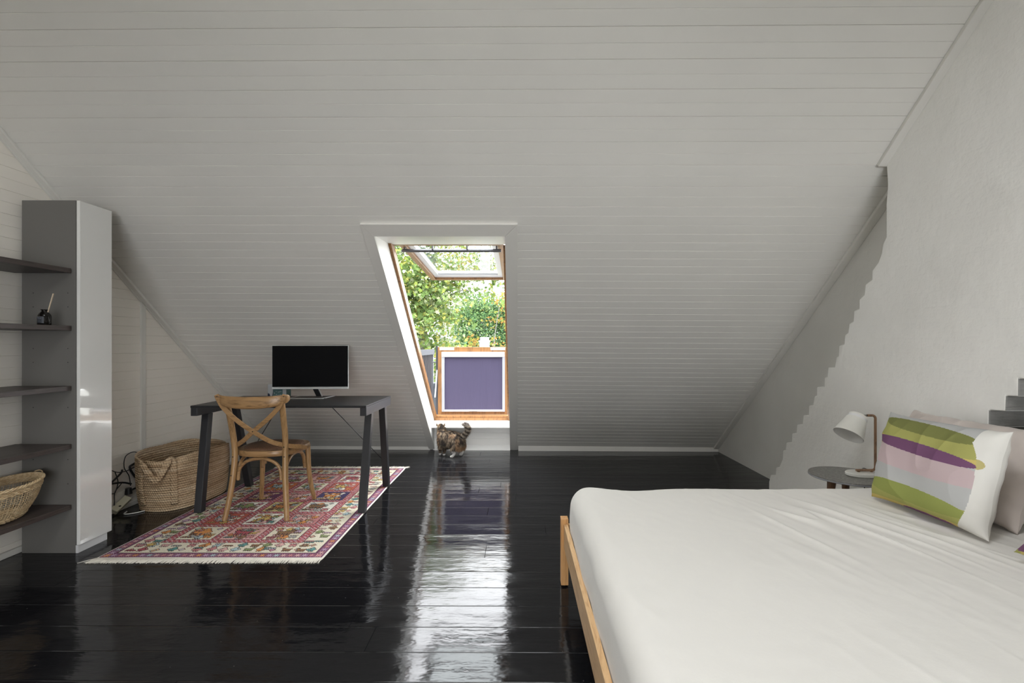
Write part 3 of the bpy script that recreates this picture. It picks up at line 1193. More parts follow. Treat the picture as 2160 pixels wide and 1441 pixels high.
def border_band(lo, w_, base, cc, motif=FLW, step=8):
    n = 0
    L1, L2 = NXR - lo, NYR - lo
    rect(lo, lo, L1, lo + w_, base)
    rect(lo, L2 - w_, L1, L2, base)
    rect(lo, lo, lo + w_, L2, base)
    rect(L1 - w_, lo, L1, L2, base)
    off_ = (w_ - 7) // 2
    for i in range(lo + 1, L1 - 7, step):
        stamp(motif, i, lo + off_, cc[n % len(cc)], cc[(n + 3) % len(cc)])
        stamp(motif, i, L2 - w_ + off_, cc[(n + 2) % len(cc)], cc[(n + 3) % len(cc)])
        n += 1
    for j in range(lo + 1, L2 - 7, step):
        stamp(motif, lo + off_, j, cc[n % len(cc)], cc[(n + 5) % len(cc)])
        stamp(motif, L1 - w_ + off_, j, cc[(n + 4) % len(cc)], cc[(n + 5) % len(cc)])
        n += 1


border_band(2, 11, 'plum', cyc)
rect(13, 13, NXR - 13, NYR - 13, 'dark')
rect(14, 14, NXR - 14, NYR - 14, 'cream')
mot = [BIRD, FAN, DEER, DIAM, BIRD, COMB]
mc = ['green', 'gold', 'rose', 'sky', 'brown', 'orange', 'teal', 'lilac', 'pink', 'crim', 'grey']
n = 0
for i in range(17, NXR - 30, 15):
    for (jb) in (17, NYR - 17 - 24):
        mm_ = mot[rr_.randrange(6)]
        stamp(mm_, i + rr_.randrange(2), jb + rr_.randrange(3), rr_.choice(mc), rr_.choice(mc), 1, rr_.random() < .5, True)
        stamp(mot[rr_.randrange(6)], i + rr_.randrange(3), jb + 13, rr_.choice(mc), rr_.choice(mc), 1, rr_.random() < .5, True)
for j in range(17, NYR - 30, 13):
    for ib in (17, NXR - 17 - 24):
        stamp(mot[rr_.randrange(6)], ib + rr_.randrange(2), j, rr_.choice(mc), rr_.choice(mc), 1, rr_.random() < .5, True)
        stamp(mot[rr_.randrange(6)], ib + 12, j + rr_.randrange(2), rr_.choice(mc), rr_.choice(mc), 1, rr_.random() < .5, True)
for _q in range(420):
    i_, j_ = rr_.randrange(15, NXR - 26), rr_.randrange(15, NYR - 24)
    if 32 < i_ < NXR - 44 and 32 < j_ < NYR - 44:
        continue
    stamp(rr_.choice([COMB, DIAM, FLW]), i_, j_, rr_.choice(mc), rr_.choice(mc), 1, False, True) if _q % 3 == 0 else rect(i_, j_, i_ + rr_.randrange(2, 7), j_ + 1, rr_.choice(['dark', 'dark', 'grey', 'brown', 'rose']))
rect(41, 41, NXR - 41, NYR - 41, 'dark')
rect(42, 42, NXR - 42, NYR - 42, 'crim')
ni, nj = 3, 6
pw = (NXR - 84 - 10 * 4) // 3
ph = (NYR - 84 - 9 * 7) // 6
# speckled red lattice
for j in range(42, NYR - 42):
    for i in range(42, NXR - 42):
        u = (i * 7 + j * 3) % 11
        if (i // 2 + j // 2) % 3 == 0:
            px(i, j, rr_.choice(['rose', 'pink', 'red', 'crim', 'lilac', 'sky', 'plum', 'white', 'pink']))
        elif (i + 2 * j) % 9 == 0:
            px(i, j, rr_.choice(['cream', 'pink', 'dark', 'orange']))
bgs = [['cream', 'pink', 'cream'], ['red', 'white', 'rose'], ['white', 'gold', 'white'], ['plum', 'rose', 'navy'], ['orange', 'cream', 'red'], ['cream', 'pink', 'white']]
for jj in range(nj):
    for ii in range(ni):
        i0 = 42 + 10 + ii * (pw + 10)
        j0 = 42 + 9 + jj * (ph + 9)
        bg = bgs[jj][ii]
        if bg == 'gold':
            bg = (.56, .47, .22)
        if bg == 'orange':
            bg = (.50, .16, .07)
        rect(i0 - 1, j0 - 1, i0 + pw + 1, j0 + ph + 1, 'dark')
        rect(i0, j0, i0 + pw, j0 + ph, bg)
        dark = bgs[jj][ii] in ('red', 'plum', 'navy', 'rose', 'orange')
        mcs = ['cream', 'sky', 'gold', 'pink', 'orange', 'white'] if dark else mc
        stamp(rr_.choice([BIRD, DEER, FAN]), i0 + 6, j0 + 13, rr_.choice(mcs), rr_.choice(mcs), 2 if ph > 30 else 1, rr_.random() < .5, True)
        for _q in range(16):
            stamp(rr_.choice([BIRD, DIAM, COMB, FAN, DEER, FLW]), i0 + 1 + rr_.randrange(max(1, pw - 14)), j0 + 1 + rr_.randrange(max(1, ph - 12)), rr_.choice(mcs), rr_.choice(mcs), 1, rr_.random() < .5, True)
        stamp(rr_.choice([BIRD, DEER, FAN]), i0 + 6, j0 + 13, rr_.choice(mcs), rr_.choice(mcs), 2 if ph > 30 else 1, rr_.random() < .5, True)
        stamp(COMB, i0 + 3, j0 + 4, rr_.choice(mcs), rr_.choice(mcs), 1, False, True)
        stamp(BIRD, i0 + 18, j0 + 2, rr_.choice(mcs), rr_.choice(mcs), 1, True, True)
        stamp(DIAM, i0 + pw - 12, j0 + ph - 10, rr_.choice(mcs), rr_.choice(mcs), 1, False, True)
        stamp(FAN, i0 + pw - 14, j0 + 4, rr_.choice(mcs), rr_.choice(mcs), 1, False, True)
        stamp(DIAM, i0 + 3, j0 + ph - 10, rr_.choice(mcs), rr_.choice(mcs), 1, False, True)

cx, cy = rug.location.x, rug.location.y
vs = []
for j in range(NYR + 1):
    for i in range(NXR + 1):
        x = RUG[0] + (RUG[2] - RUG[0]) * i / NXR
        y = RUG[1] + (RUG[3] - RUG[1]) * j / NYR
        wob = .006 * noise.noise(Vector((1.3, y * 3.1, 0.2)))
        x += wob * (1 if i > NXR / 2 else .5)
        ys = y + .006 * noise.noise(Vector((x * 2.7, 5.0, 0))) * (1 if j < 20 or j > NYR - 20 else .4)
        z_ = .0062 + .0012 * noise.noise(Vector((x * 6, y * 6, 0)))
        if i in (0, NXR) or j in (0, NYR):
            z_ = .0015
        vs.append((x - cx, ys - cy, z_))
fs = [(j * (NXR + 1) + i, j * (NXR + 1) + i + 1, (j + 1) * (NXR + 1) + i + 1, (j + 1) * (NXR + 1) + i) for j in range(NYR) for i in range(NXR)]
mb = MB()
mb.add(vs, fs)
ro = build('pile', mb, 'rug', rug, fixn=False)
ca = ro.data.color_attributes.new('Col', 'FLOAT_COLOR', 'CORNER')
buf = []
for j in range(NYR):
    for i in range(NXR):
        c = G[j][i]
        k = rr_.uniform(.86, 1.08)
        buf += [c[0] * k, c[1] * k, c[2] * k, 1.0] * 4
ca.data.foreach_set('color', buf)
fr_ = random.Random(5)
for (yb_, sg, ln) in ((RUG[1], -1, .056), (RUG[3], 1, .075)):
    mb = MB()
    n_ = 420
    for i in range(n_):
        x = RUG[0] + (RUG[2] - RUG[0]) * (i + .5) / n_
        edge = max(0.0, 1 - (x - RUG[0]) / .07) if sg < 0 else max(0.0, 1 - (RUG[2] - x) / .05)
        ex = fr_.uniform(-.006, .006) * (1 if sg < 0 else 2.5) + (-.055 if sg < 0 else .05) * edge * fr_.uniform(.3, 1.2)
        l_ = ln * fr_.uniform(.86, 1.08) if sg < 0 else ln * fr_.uniform(.55, 1.15)
        z0_ = .0035
        mb.tube([(x - cx, yb_ - cy - sg * .004, z0_), (x + ex * .4 - cx, yb_ + sg * l_ * .5 - cy, z0_ + fr_.uniform(.0, .003)), (x + ex - cx, yb_ + sg * l_ - cy, .0022 + fr_.uniform(0, .003))],
                [.0021, .0021, .0012], 5)
    build('fringe', mb, 'fringe', rug, smooth=True, label='cream cotton fringe')['kind'] = 'stuff'

# ------------------------------------------------------------------ desk
DZ = 0.768
desk = thing('writing_desk', 'black desk on splayed charcoal legs standing on the rug', 'desk', (-1.705, 3.705, 0.0075))
mb = MB()
mb.box((-2.328, 3.375, DZ - .016), (-1.076, 4.032, DZ))
build('desktop', mb, 'desk_top', desk, bevel=0.002, world=True)
for (xo, sg) in ((-2.328, 1), (-1.076, -1)):
    mb = MB()
    x0_, x1_ = sorted((xo, xo + sg * .045))
    mb.box((x0_, 3.380, DZ - .074), (x1_, 4.027, DZ - .0162))
    build('side_beam', mb, 'desk_leg', desk, bevel=0.0015, world=True)
    xc_ = xo + sg * (.022 if sg < 0 else .028)
    for (yt, yb_) in ((3.52, 3.388), (3.865, 4.018)):
        mb = MB()
        mb.bar((xc_, yt, DZ - .0745), (xc_ + (-.010 if sg < 0 else .030), yb_, .0078), .050, .052, up=(0, 1, 0))
        # trim the foot flat
        lo = [i for i, v_ in enumerate(mb.v) if v_[2] < .1]
        for i in lo:
            x, y, z_ = mb.v[i]
            mb.v[i] = (x, y, .0076)
        for i, v_ in enumerate(mb.v):
            if v_[2] > .3:
                mb.v[i] = (v_[0], v_[1], DZ - .0742)
        build('leg', mb, 'desk_leg', desk, bevel=0.0012, world=True)
for (xa_, xb_) in ((-1.50, -1.125), (-1.86, -2.27)):
    mb = MB()
    mb.tube([(xa_, 3.74, DZ - .018), (xb_, 3.975, .235)], .0032, 6)
    build('brace_wire', mb, 'desk_leg', desk, world=True, smooth=True)

# ------------------------------------------------------------------ monitor
mon = thing('computer_monitor', 'wide black monitor with silver chin on the desk', 'monitor', (-1.70, 3.90, DZ), R(3.2))
zb = .070
mb = MB()
mb.box((-.306, -.006, zb + .018), (.306, .0, zb + .357))
mb.box((-.306, .0, zb), (.306, .012, zb + .359))
build('housing', mb, 'silver', mon, bevel=0.001)
mb = MB()
mb.box((-.3035, -.0075, zb + .0195), (.3035, -.0062, zb + .3555))
build('screen', mb, 'screen', mon)
mb = MB()
mb.box((-.306, -.010, zb), (.306, -.0002, zb + .0175))
ch = build('chin', mb, 'silver', mon, bevel=0.0015, label='silver chin strip')
mb = MB()
for i, w_ in enumerate((.006, .006, .011, .005, .009, .007)):
    pass
x = -.008
for w_, h_ in ((.0055, .005), (.0055, .005)):
    mb.box((x, -.0106, zb + .0068), (x + w_, -.0101, zb + .0068 + h_))
    x += .012
for w_ in (.004, .003, .005, .004, .003, .004, .005):
    mb.box((x, -.0106, zb + .0080), (x + w_, -.0101, zb + .0106))
    x += w_ + .0015
build('printed_mark', mb, 'white_enamel', ch)
mb = MB()
mb.hexa([(.015, -.006, zb + .01), (.055, -.006, zb + .01), (.055, .006, zb + .01), (.015, .006, zb + .01), (.036, .025, .008), (.080, .025, .008), (.080, .037, .008), (.036, .037, .008)])
mb.hexa([(.015, .012, zb + .01), (.055, .012, zb + .01), (.055, .020, zb + .12), (.015, .020, zb + .12), (.015, .026, zb + .01), (.055, .026, zb + .01), (.055, .026, zb + .12), (.015, .026, zb + .12)])
build('neck', mb, 'black', mon, bevel=0.002)
mb = MB()
mb.bar((.058, .005, zb + .012), (.083, .030, .008), .004, .016, up=(0, 1, 0))
build('neck_edge', mb, 'silver', mon)
mb = MB()
for (p, q_) in (((-.135, -.105, .004), (.135, -.105, .004)), ((.135, -.105, .004), (.165, .085, .004)), ((.165, .085, .004), (-.125, .085, .004)), ((-.125, .085, .004), (-.135, -.105, .004))):
    mb.bar(p, q_, .010, .007)
build('base', mb, 'silver', mon, bevel=0.0015)
mb = MB()
mb.box((-.13, -.10, .001), (.145, .082, .0045))
build('base_plate', mb, 'desk_leg', mon)

# pencil box behind the monitor
pb = thing('pencil_box', 'teal and pale grey card pencil box behind the monitor', 'pencil holder', (-1.995, 3.955, DZ))
mb = MB()
mb.box((-.020, -.040, 0), (.088, .040, .068))
build('box', mb, 'teal', pb, bevel=0.001)
mb = MB()
mb.hexa([(-.066, -.038, 0), (-.022, -.043, 0), (-.022, .040, 0), (-.066, .040, 0), (-.066, -.038, .105), (-.022, -.043, .112), (-.022, .040, .112), (-.066, .040, .105)])
build('side_panel', mb, 'pale_card', pb, bevel=0.001)
mb = MB()
mb.add([(-.066, -.0385, .0), (-.040, -.0415, .0), (-.050, -.0405, .030), (-.066, -.0385, .034)], [(0, 1, 2, 3)])
mb.add([(-.030, -.0430, .0), (-.0225, -.0435, .0), (-.0225, -.0435, .045)], [(0, 1, 2)])
build('printed_shape', mb, 'navy_card', pb)
mb = MB()
for (x, z_, w_, h_) in ((.002, .048, .007, .004), (.018, .042, .014, .004), (.032, .046, .016, .004), (.004, .020, .006, .006), (.014, .014, .020, .004), (.034, .018, .014, .004), (-.012, .03, .004, .01)):
    mb.box((x, -.0408, z_), (x + w_, -.0402, z_ + h_))
mb.box((.058, -.0408, .0), (.088, -.0402, .066))
build('printed_pattern', mb, 'pale_card', pb)
pen = thing('marker_pen', 'dark red capped marker standing in the pencil box', 'pen', (-2.028, 3.945, DZ + .1125))
mb = MB()
mb.tube([(-.004, 0, 0), (0, 0, .010)], .0055, 8)
build('barrel', mb, 'pale_card', pen, smooth=True)
mb = MB()
mb.tube([(0, 0, .010), (.0005, 0, .022), (.001, 0, .026)], [.0062, .0058, .003], 8)
build('cap', mb, 'redcap', pen, smooth=True)

# ------------------------------------------------------------------ cross-back chair (seen from behind)
chair = thing('crossback_chair', 'honey oak cross-back chair with a brown cane seat, tucked under the desk', 'chair', (-1.775, 3.445, .0075), R(0))
FZ = 0.0


def post(sg):
    m_ = MB()
    pts = spline([(sg * .212, -.228, FZ), (sg * .196, -.205, .12), (sg * .180, -.185, .28), (sg * .174, -.172, .43), (sg * .178, -.182, .56), (sg * .182, -.215, .70), (sg * .186, -.252, .835)], 6)
    m_.tube(pts, [.0165 + .003 * min(1, i / 12) for i in range(len(pts))], 14, up=(0, 1, 0))
    return m_


for sg in (-1, 1):
    m_ = post(sg)
    m_.v = [(x, y, max(z_, 0.0)) for (x, y, z_) in m_.v]
    build('back_leg', m_, 'oak', chair, smooth=True, auto=50)
for sg in (-1, 1):
    mb = MB()
    pts = spline([(sg * .206, .225, FZ), (sg * .192, .205, .10), (sg * .178, .190, .24), (sg * .172, .182, .435)], 6)
    mb.tube(pts, [.0150 + .004 * i / len(pts) for i in range(len(pts))], 14, up=(0, 1, 0))
    mb.v = [(x, y, max(z_, 0.0)) for (x, y, z_) in mb.v]
    build('front_leg', mb, 'oak', chair, smooth=True, auto=50)


def seat_outline(s_, n=64):
    out = []
    for i in range(n):
        t = 2 * math.pi * i / n
        ct, st = math.cos(t), math.sin(t)
        k = 2.7
        x = math.copysign(abs(ct) ** (2 / k), ct)
        y = math.copysign(abs(st) ** (2 / k), st)
        wid = .205 + .028 * (y + 1) / 2
        out.append(Vector((x * wid * s_, .018 + y * .215 * s_, 0)))
    return out


mb = MB()
layers = [(.985, .424), (1.0, .430), (1.0, .456), (.985, .462), (.80, .462)]
rows = [[p + Vector((0, 0, z_)) for p in seat_outline(s_)] for s_, z_ in layers]
vs = [p for r_ in rows for p in r_]
fs = []
for i in range(len(rows) - 1):
    for j in range(64):
        a_, b_ = i * 64 + j, i * 64 + (j + 1) % 64
        fs.append((a_, b_, b_ + 64, a_ + 64))
fs.append(tuple(range(64))[::-1])
fs.append(tuple(range(4 * 64, 5 * 64)))
mb.add(vs, fs)
build('seat_frame', mb, 'oak_x', chair, smooth=True, auto=35)
mb = MB()
rows = [[p + Vector((0, 0, z_)) for p in seat_outline(s_)] for s_, z_ in ((.84, .4625), (.83, .470), (.6, .477), (.3, .480), (.01, .481))]
vs = [p for r_ in rows for p in r_]
fs = []
for i in range(len(rows) - 1):
    for j in range(64):
        a_, b_ = i * 64 + j, i * 64 + (j + 1) % 64
        fs.append((a_, b_, b_ + 64, a_ + 64))
fs.append(tuple(range(4 * 64, 5 * 64)))
mb.add(vs, fs)
build('seat_pad', mb, 'cane', chair, smooth=True, label='brown woven cane seat')
# curved top rail
mb = MB()
rows = []
n_ = 40
for i in range(n_ + 1):
    u = -1 + 2 * i / n_
    x = .238 * math.sin(u * 1.15) / math.sin(1.15)
    y = -.262 - .060 * (1 - u * u) + .018 * abs(u) ** 6
    end = max(0.0, (abs(u) - .9) / .1)
    hh_ = .041 * (1 - .45 * end ** 2) * (0.66 + .34 * (1 - u * u))
    zc_ = .836 - .026 * (1 - u * u)
    th = .0125 * (1 - .3 * end)
    ring = []
    for k in range(16):
        t = 2 * math.pi * k / 16
        ct, st = math.cos(t), math.sin(t)
        ring.append((x, y + th * math.copysign(abs(ct) ** .8, ct), zc_ + hh_ * math.copysign(abs(st) ** .75, st)))
    rows.append(ring)
vs = [p for r_ in rows for p in r_]
fs = [(i * 16 + j, i * 16 + (j + 1) % 16, (i + 1) * 16 + (j + 1) % 16, (i + 1) * 16 + j) for i in range(n_) for j in range(16)]
fs.append(tuple(range(16)))
fs.append(tuple(range(n_ * 16, (n_ + 1) * 16))[::-1])
mb.add(vs, fs)
build('top_rail', mb, 'oak_x', chair, smooth=True)
# crossed straps
for sg, dy in ((1, 0.0), (-1, .010)):
    mb = MB()
    pts = spline([(-sg * .228, -.288, .862), (-sg * .214, -.290, .832), (-sg * .180, -.286 + dy * .3, .772), (-sg * .10, -.280 + dy, .692), (0, -.262 + dy, .612), (sg * .10, -.218 + dy, .535), (sg * .188, -.150 + dy * .4, .492), (sg * .230, -.075, .472), (sg * .2445, .005, .446)], 8)
    vs, fs = [], []
    k = len(pts)
    for i, p in enumerate(pts):
        d = (pts[min(i + 1, k - 1)] - pts[max(i - 1, 0)]).normalized()
        out = Vector((.45 * (p.x / .23), -1, 0)) if i > k * .6 else Vector((0, -1, 0))
        if i > k * .72:
            out = Vector((sg * 1.0, -1.0 + .8 * (i - k * .72) / (k * .28), 0))
        out.normalize()
        s_ = d.cross(out).normalized()
        w_ = .0155 if 0 < i < k - 1 else .012
        for (a_, b_) in ((-1, -1), (1, -1), (1, 1), (-1, 1)):
            vs.append(p + s_ * (a_ * w_) + out * (b_ * .0042))
    for i in range(k - 1):
        for j in range(4):
            a_, b_ = i * 4 + j, i * 4 + (j + 1) % 4
            fs.append((a_, b_, b_ + 4, a_ + 4))
    fs.append((3, 2, 1, 0))
    fs.append(tuple(range((k - 1) * 4, k * 4)))
    mb.add(vs, fs)
    build('cross_strap', mb, 'oak_x', chair, smooth=True, auto=40, bevel=0.002)


def arch(p0, p1, top, name='bracket_arch'):
    m_ = MB()
    p0, p1 = Vector(p0), Vector(p1)
    pts = []
    n__ = 26
    for i in range(n__ + 1):
        t = math.pi * i / n__
        f = (1 - math.cos(t)) / 2
        s_ = max(0.0, math.sin(t)) ** .62
        q__ = p0.lerp(p1, f)
        q__.z = p0.z + (top - p0.z) * s_
        pts.append(q__)
    m_.tube(pts, .0115, 10)
    build(name, m_, 'oak_x', chair, smooth=True, auto=50)


arch((-.148, -.176, .262), (.148, -.176, .262), .410)
arch((.166, -.150, .262), (.158, .160, .300), .412)
arch((-.166, -.150, .262), (-.158, .160, .300), .412)
arch((-.148, .172, .290), (.148, .172, .290), .412)
for (x, y, z_) in ((-.222, -.293, .850), (.222, -.293, .850), (0, -.2665, .612), (.174, -.194, .492), (.176, -.194, .425), (-.176, -.194, .425), (-.182, -.205, .300), (.230, -.03, .446)):
    mb = MB()
    mb.lathe([(.0042, -.001), (.0036, .002), (.001, .0026)], 10, M=Matrix.Translation((x, y, z_)) @ Matrix.Rotation(R(90), 4, 'X'))
    build('screw', mb, 'screw', chair, smooth=True)

# ------------------------------------------------------------------ big jute basket
jb = thing('jute_basket', 'large braided jute basket standing on the floor by the left wall', 'basket', (-2.592, 3.705, 0.0), R(-8))


def jb_ring(t, n=120):
    a_ = .198 + .022 * math.sin(t * math.pi * .75)
    b_ = .300 + .028 * math.sin(t * math.pi * .70)
    coil_ = .0028 * abs(math.sin(t * math.pi * 23))
    a_ += coil_
    b_ += coil_
    out = []
    for i in range(n):
        th = 2 * math.pi * i / n
        ct, st = math.cos(th), math.sin(th)
        k = 2.7
        x = a_ * math.copysign(abs(ct) ** (2 / k), ct)
        y = b_ * math.copysign(abs(st) ** (2 / k), st)
        rim = t ** 3
        z_ = t * .400 + rim * (.022 * math.sin(th * 2 + 1.1) - .020 * max(0, st) * max(0, ct) + .035 * max(0, -ct) * max(0, st) * 2 - .012)
        x += rim * .016 * math.sin(th * 3 + .4)
        y += rim * .010 * math.sin(th * 2 + 2.2)
        nz2 = noise.noise(Vector((math.cos(th) * 1.3, math.sin(th) * 1.3, t * 2.2))) * .010
        x *= 1 + nz2 * 1.5
        y *= 1 + nz2
        out.append(Vector((x, y, z_)))
    return out


mb = MB()
rows = []
NT = 184
for k in range(NT + 1):
    rows.append(jb_ring(k / NT))
inner = []
for k in range(NT, 6, -6):
    inner.append([Vector((p.x * .955, p.y * .972, p.z)) for p in jb_ring(k / NT)])
allr = rows + inner
vs = [p for r_ in allr for p in r_]
n_ = 120
fs = [(i * n_ + j, i * n_ + (j + 1) % n_, (i + 1) * n_ + (j + 1) % n_, (i + 1) * n_ + j) for i in range(len(allr) - 1) for j in range(n_)]
fs.append(tuple(range(n_))[::-1])
fs.append(tuple(range((len(allr) - 1) * n_, len(allr) * n_)))
mb.add(vs, fs)
body = build('body', mb, 'jute', jb, smooth=True)
mb = MB()
rg = jb_ring(1.0, 160)
for ph in (0, 3.14):
    q_ = []
    for i, p in enumerate(rg):
        a_ = i * 2 * math.pi * 55 / 160 + ph
        rad = Vector((p.x, p.y, 0)).normalized()
        q_.append(p * .99 + rad * (.003 * math.cos(a_)) + Vector((0, 0, .003 * math.sin(a_))))
    mb.tube(q_ + [q_[0]], .0055, 6, caps=False)
build('rim', mb, 'jute', jb, smooth=True)


def strap_handle(th0, th1, fold):
    def on(th, t, off):
        r_ = jb_ring(t, 360)
        p = r_[int(round(math.degrees(th))) % 360]
        rad = Vector((p.x, p.y, 0)).normalized()
        return p + rad * off
    m_ = MB()
    seq = [on(th0, .30, .012), on(th0, .60, .013), on(th0, .86, .020), on(th0 + (th1 - th0) * .08, .97, .032), on(th0 + (th1 - th0) * .30, .99, .045 + fold), on(th0 + (th1 - th0) * .5, .80, .050 + fold),
           on(th0 + (th1 - th0) * .66, .66, .048 + fold), on(th0 + (th1 - th0) * .86, .90, .036), on(th1, 1.0, .018), on(th1, .84, .013), on(th1, .58, .013), on(th1, .30, .012)]
    pts = spline(seq, 7)
    m_.tube(pts, .024, 10, flat=(1.0, .28), up=(0, 0, 1))
    build('handle', m_, 'jute', jb, smooth=True)


mb = MB()
def jb_on(deg, t, off):
    r_ = jb_ring(t, 360)
    p = r_[int(round(deg)) % 360]
    return p + Vector((p.x, p.y, 0)).normalized() * off


def ribbon(name, seq, w_, nrm):
    """flat braided strap following seq, lying against nrm"""
    pts = spline(seq, 8)
    k = len(pts)
    vs, fs = [], []
    for i, p in enumerate(pts):
        d = (pts[min(i + 1, k - 1)] - pts[max(i - 1, 0)]).normalized()
        out = Vector((p.x, p.y, 0)).normalized() if nrm is None else Vector(nrm)
        s_ = d.cross(out)
        if s_.length < 1e-3:
            s_ = Vector((0, 1, 0))
        s_.normalize()
        o2 = s_.cross(d).normalized()
        prof = [(-1, -.5), (-.5, -1), (0, -.7), (.5, -1), (1, -.5), (1, .5), (.5, 1), (0, .7), (-.5, 1), (-1, .5)]
        for (a_, b_) in prof:
            vs.append(p + s_ * (a_ * w_) + o2 * (b_ * .0055))
    np_ = 10
    for i in range(k - 1):
        for j in range(np_):
            a_, b_ = i * np_ + j, i * np_ + (j + 1) % np_
            fs.append((a_, b_, b_ + np_, a_ + np_))
    fs.append(tuple(range(np_))[::-1])
    fs.append(tuple(range((k - 1) * np_, k * np_)))
    m_ = MB()
    m_.add(vs, fs)
    return build(name, m_, 'jute', jb, smooth=True)


# near-side handle, drooping over the front (towards the camera)
ribbon('handle', [jb_on(262, .12, .006), jb_on(262, .5, .007), jb_on(262, .80, .008), jb_on(262, .93, .014), jb_on(265, .985, .034), jb_on(270, .96, .050), jb_on(276, .82, .052), jb_on(284, .66, .046),
                  jb_on(291, .68, .050), jb_on(299, .84, .052), jb_on(305, .99, .036), jb_on(309, 1.00, .018), jb_on(310, .90, .009), jb_on(310, .70, .008), jb_on(310, .45, .007), jb_on(310, .12, .006)], .022, None)
ribbon('handle', [jb_on(110, .5, .004), jb_on(110, .95, .006), jb_on(108, 1.0, .006), jb_on(96, 1.04, .006), jb_on(84, 1.04, .006), jb_on(72, 1.0, .006), jb_on(70, .95, .006), jb_on(70, .5, .005)], .017, None)

# things behind / beside the basket
ps = thing('power_strip', 'cream power strip leaning against the wall behind the jute basket', 'power strip', (-2.815, 3.42, .055))
mb = MB()
mb.bar((-2.836, 3.325, .030), (-2.840, 3.46, .085), .050, .034, up=(.6, 0, 1))
build('housing', mb, 'cream_pl', ps, bevel=0.004, world=True)
mb = MB()
mb.tube([(-2.838, 3.462, .112), (-2.840, 3.462, .155)], [.024, .019], 10)
build('plug', mb, 'black', ps, smooth=True, auto=40, world=True)
mb = MB()
mb.box((-2.820, 3.355, .056), (-2.811, 3.365, .062))
build('switch', mb, 'black', ps, world=True)
st = thing('folded_stand', 'folded black tubular stand propped against the wall beside the basket', 'stand', (-2.85, 3.38, .02))
for seq, r_ in (([(-2.868, 3.29, .195), (-2.855, 3.405, .27), (-2.852, 3.425, .30)], .0065),
                ([(-2.866, 3.13, .245), (-2.858, 3.40, .212), (-2.850, 3.50, .175)], .0065),
                ([(-2.868, 3.65, .325), (-2.872, 3.55, .310), (-2.872, 3.515, .285), (-2.868, 3.58, .182), (-2.866, 3.60, .152), (-2.868, 3.575, .128), (-2.872, 3.53, .122)], .0075)):
    mb = MB()
    mb.tube(spline(seq, 5), r_, 8)
    build('tube', mb, 'black', st, smooth=True)
    for v_ in st.children[-1].data.vertices:
        v_.co -= Vector(st.location)
for i, (seq, c_, nm, lb_) in enumerate((
        ([(-2.872, 3.62, .36), (-2.868, 3.55, .40), (-2.866, 3.47, .385), (-2.86, 3.45, .31), (-2.85, 3.48, .24), (-2.83, 3.47, .17)], 'black', 'cable', 'thin black cord looping up the wall behind the jute basket'),
        ([(-2.86, 3.30, .345), (-2.845, 3.36, .30), (-2.84, 3.43, .285), (-2.82, 3.49, .30)], 'black', 'cable', 'black cord hanging in a shallow bow above the stand'),
        ([(-2.86, 3.37, .30), (-2.855, 3.39, .22), (-2.85, 3.36, .155), (-2.855, 3.34, .15)], 'black', 'cable', 'black cord curling down in front of the wall boards'),
        ([(-2.862, 3.43, .20), (-2.868, 3.38, .15), (-2.85, 3.355, .09), (-2.845, 3.345, .04), (-2.85, 3.345, .02)], 'black', 'cable', 'black cord curving down to the power strip'),
        ([(-2.80, 3.40, .006), (-2.78, 3.352, .006), (-2.745, 3.350, .006), (-2.70, 3.39, .006), (-2.66, 3.46, .006)], 'cord_w', 'cable', 'white cord lying on the floor under the power strip'),
        ([(-2.872, 3.22, .30), (-2.86, 3.30, .20), (-2.86, 3.26, .10), (-2.84, 3.20, .012), (-2.78, 3.10, .005), (-2.72, 3.14, .005)], 'black', 'cable', 'black cord running down the wall onto the floor beside the cabinet'))):
    mb = MB()
    mb.tube(spline(seq, 8), .0032 if c_ == 'black' else .0042, 6)
    o_ = build(nm, mb, c_, None, smooth=True, loc=seq[0])
    tag(o_, lb_, 'cable')

# ------------------------------------------------------------------ bed
BX0, BX1, BY0, BY1 = .218, 2.245, .70, 2.402
bed = thing('pine_bed', 'low pine bed frame with square corner posts', 'bed', ((BX0 + BX1) / 2, (BY0 + BY1) / 2, 0))
for (x, y) in ((BX0, BY1 - .052), (BX0, BY0), (BX1 - .05, BY1 - .052), (BX1 - .05, BY0)):
    mb = MB()
    mb.box((x, y, .008), (x + .036, y + .052, .335))
    build('post', mb, 'pine_post', bed, bevel=0.0015, world=True)
    mb = MB()
    mb.lathe([(.012, 0), (.013, .008)], 12, c=(x + .018, y + .026, 0))
    build('glide', mb, 'black', bed, world=True)
mb = MB()
mb.box((.231, BY0 + .052, .198), (.251, BY1 - .054, .312))
build('foot_rail', mb, 'pine', bed, bevel=0.0015, world=True)
for y in (BY0 + .005, BY1 - .030):
    mb = MB()
    mb.box((BX0 + .036, y, .198), (BX1 - .05, y + .022, .300))
    build('side_rail', mb, 'pine', bed, bevel=0.0015, world=True)
mb = MB()
mb.box((BX1 - .045, BY0 + .052, .198), (BX1 - .025, BY1 - .052, .312))
build('head_rail', mb, 'pine', bed, bevel=0.0015, world=True)
for i in range(14):
    mb = MB()
    x = .32 + i * .135
    mb.box((x, BY0 + .03, .235), (x + .07, BY1 - .03, .250))
    build('slat', mb, 'pine', bed, world=True)
for (y, z_) in ((1.30, .262), (1.255, .252)):
    mb = MB()
    mb.lathe([(.006, 0), (.004, .002)], 10, M=Matrix.Translation((.231, y, z_)) @ Matrix.Rotation(R(-90), 4, 'Y'))
    build('screw', mb, 'screw', bed, world=True)

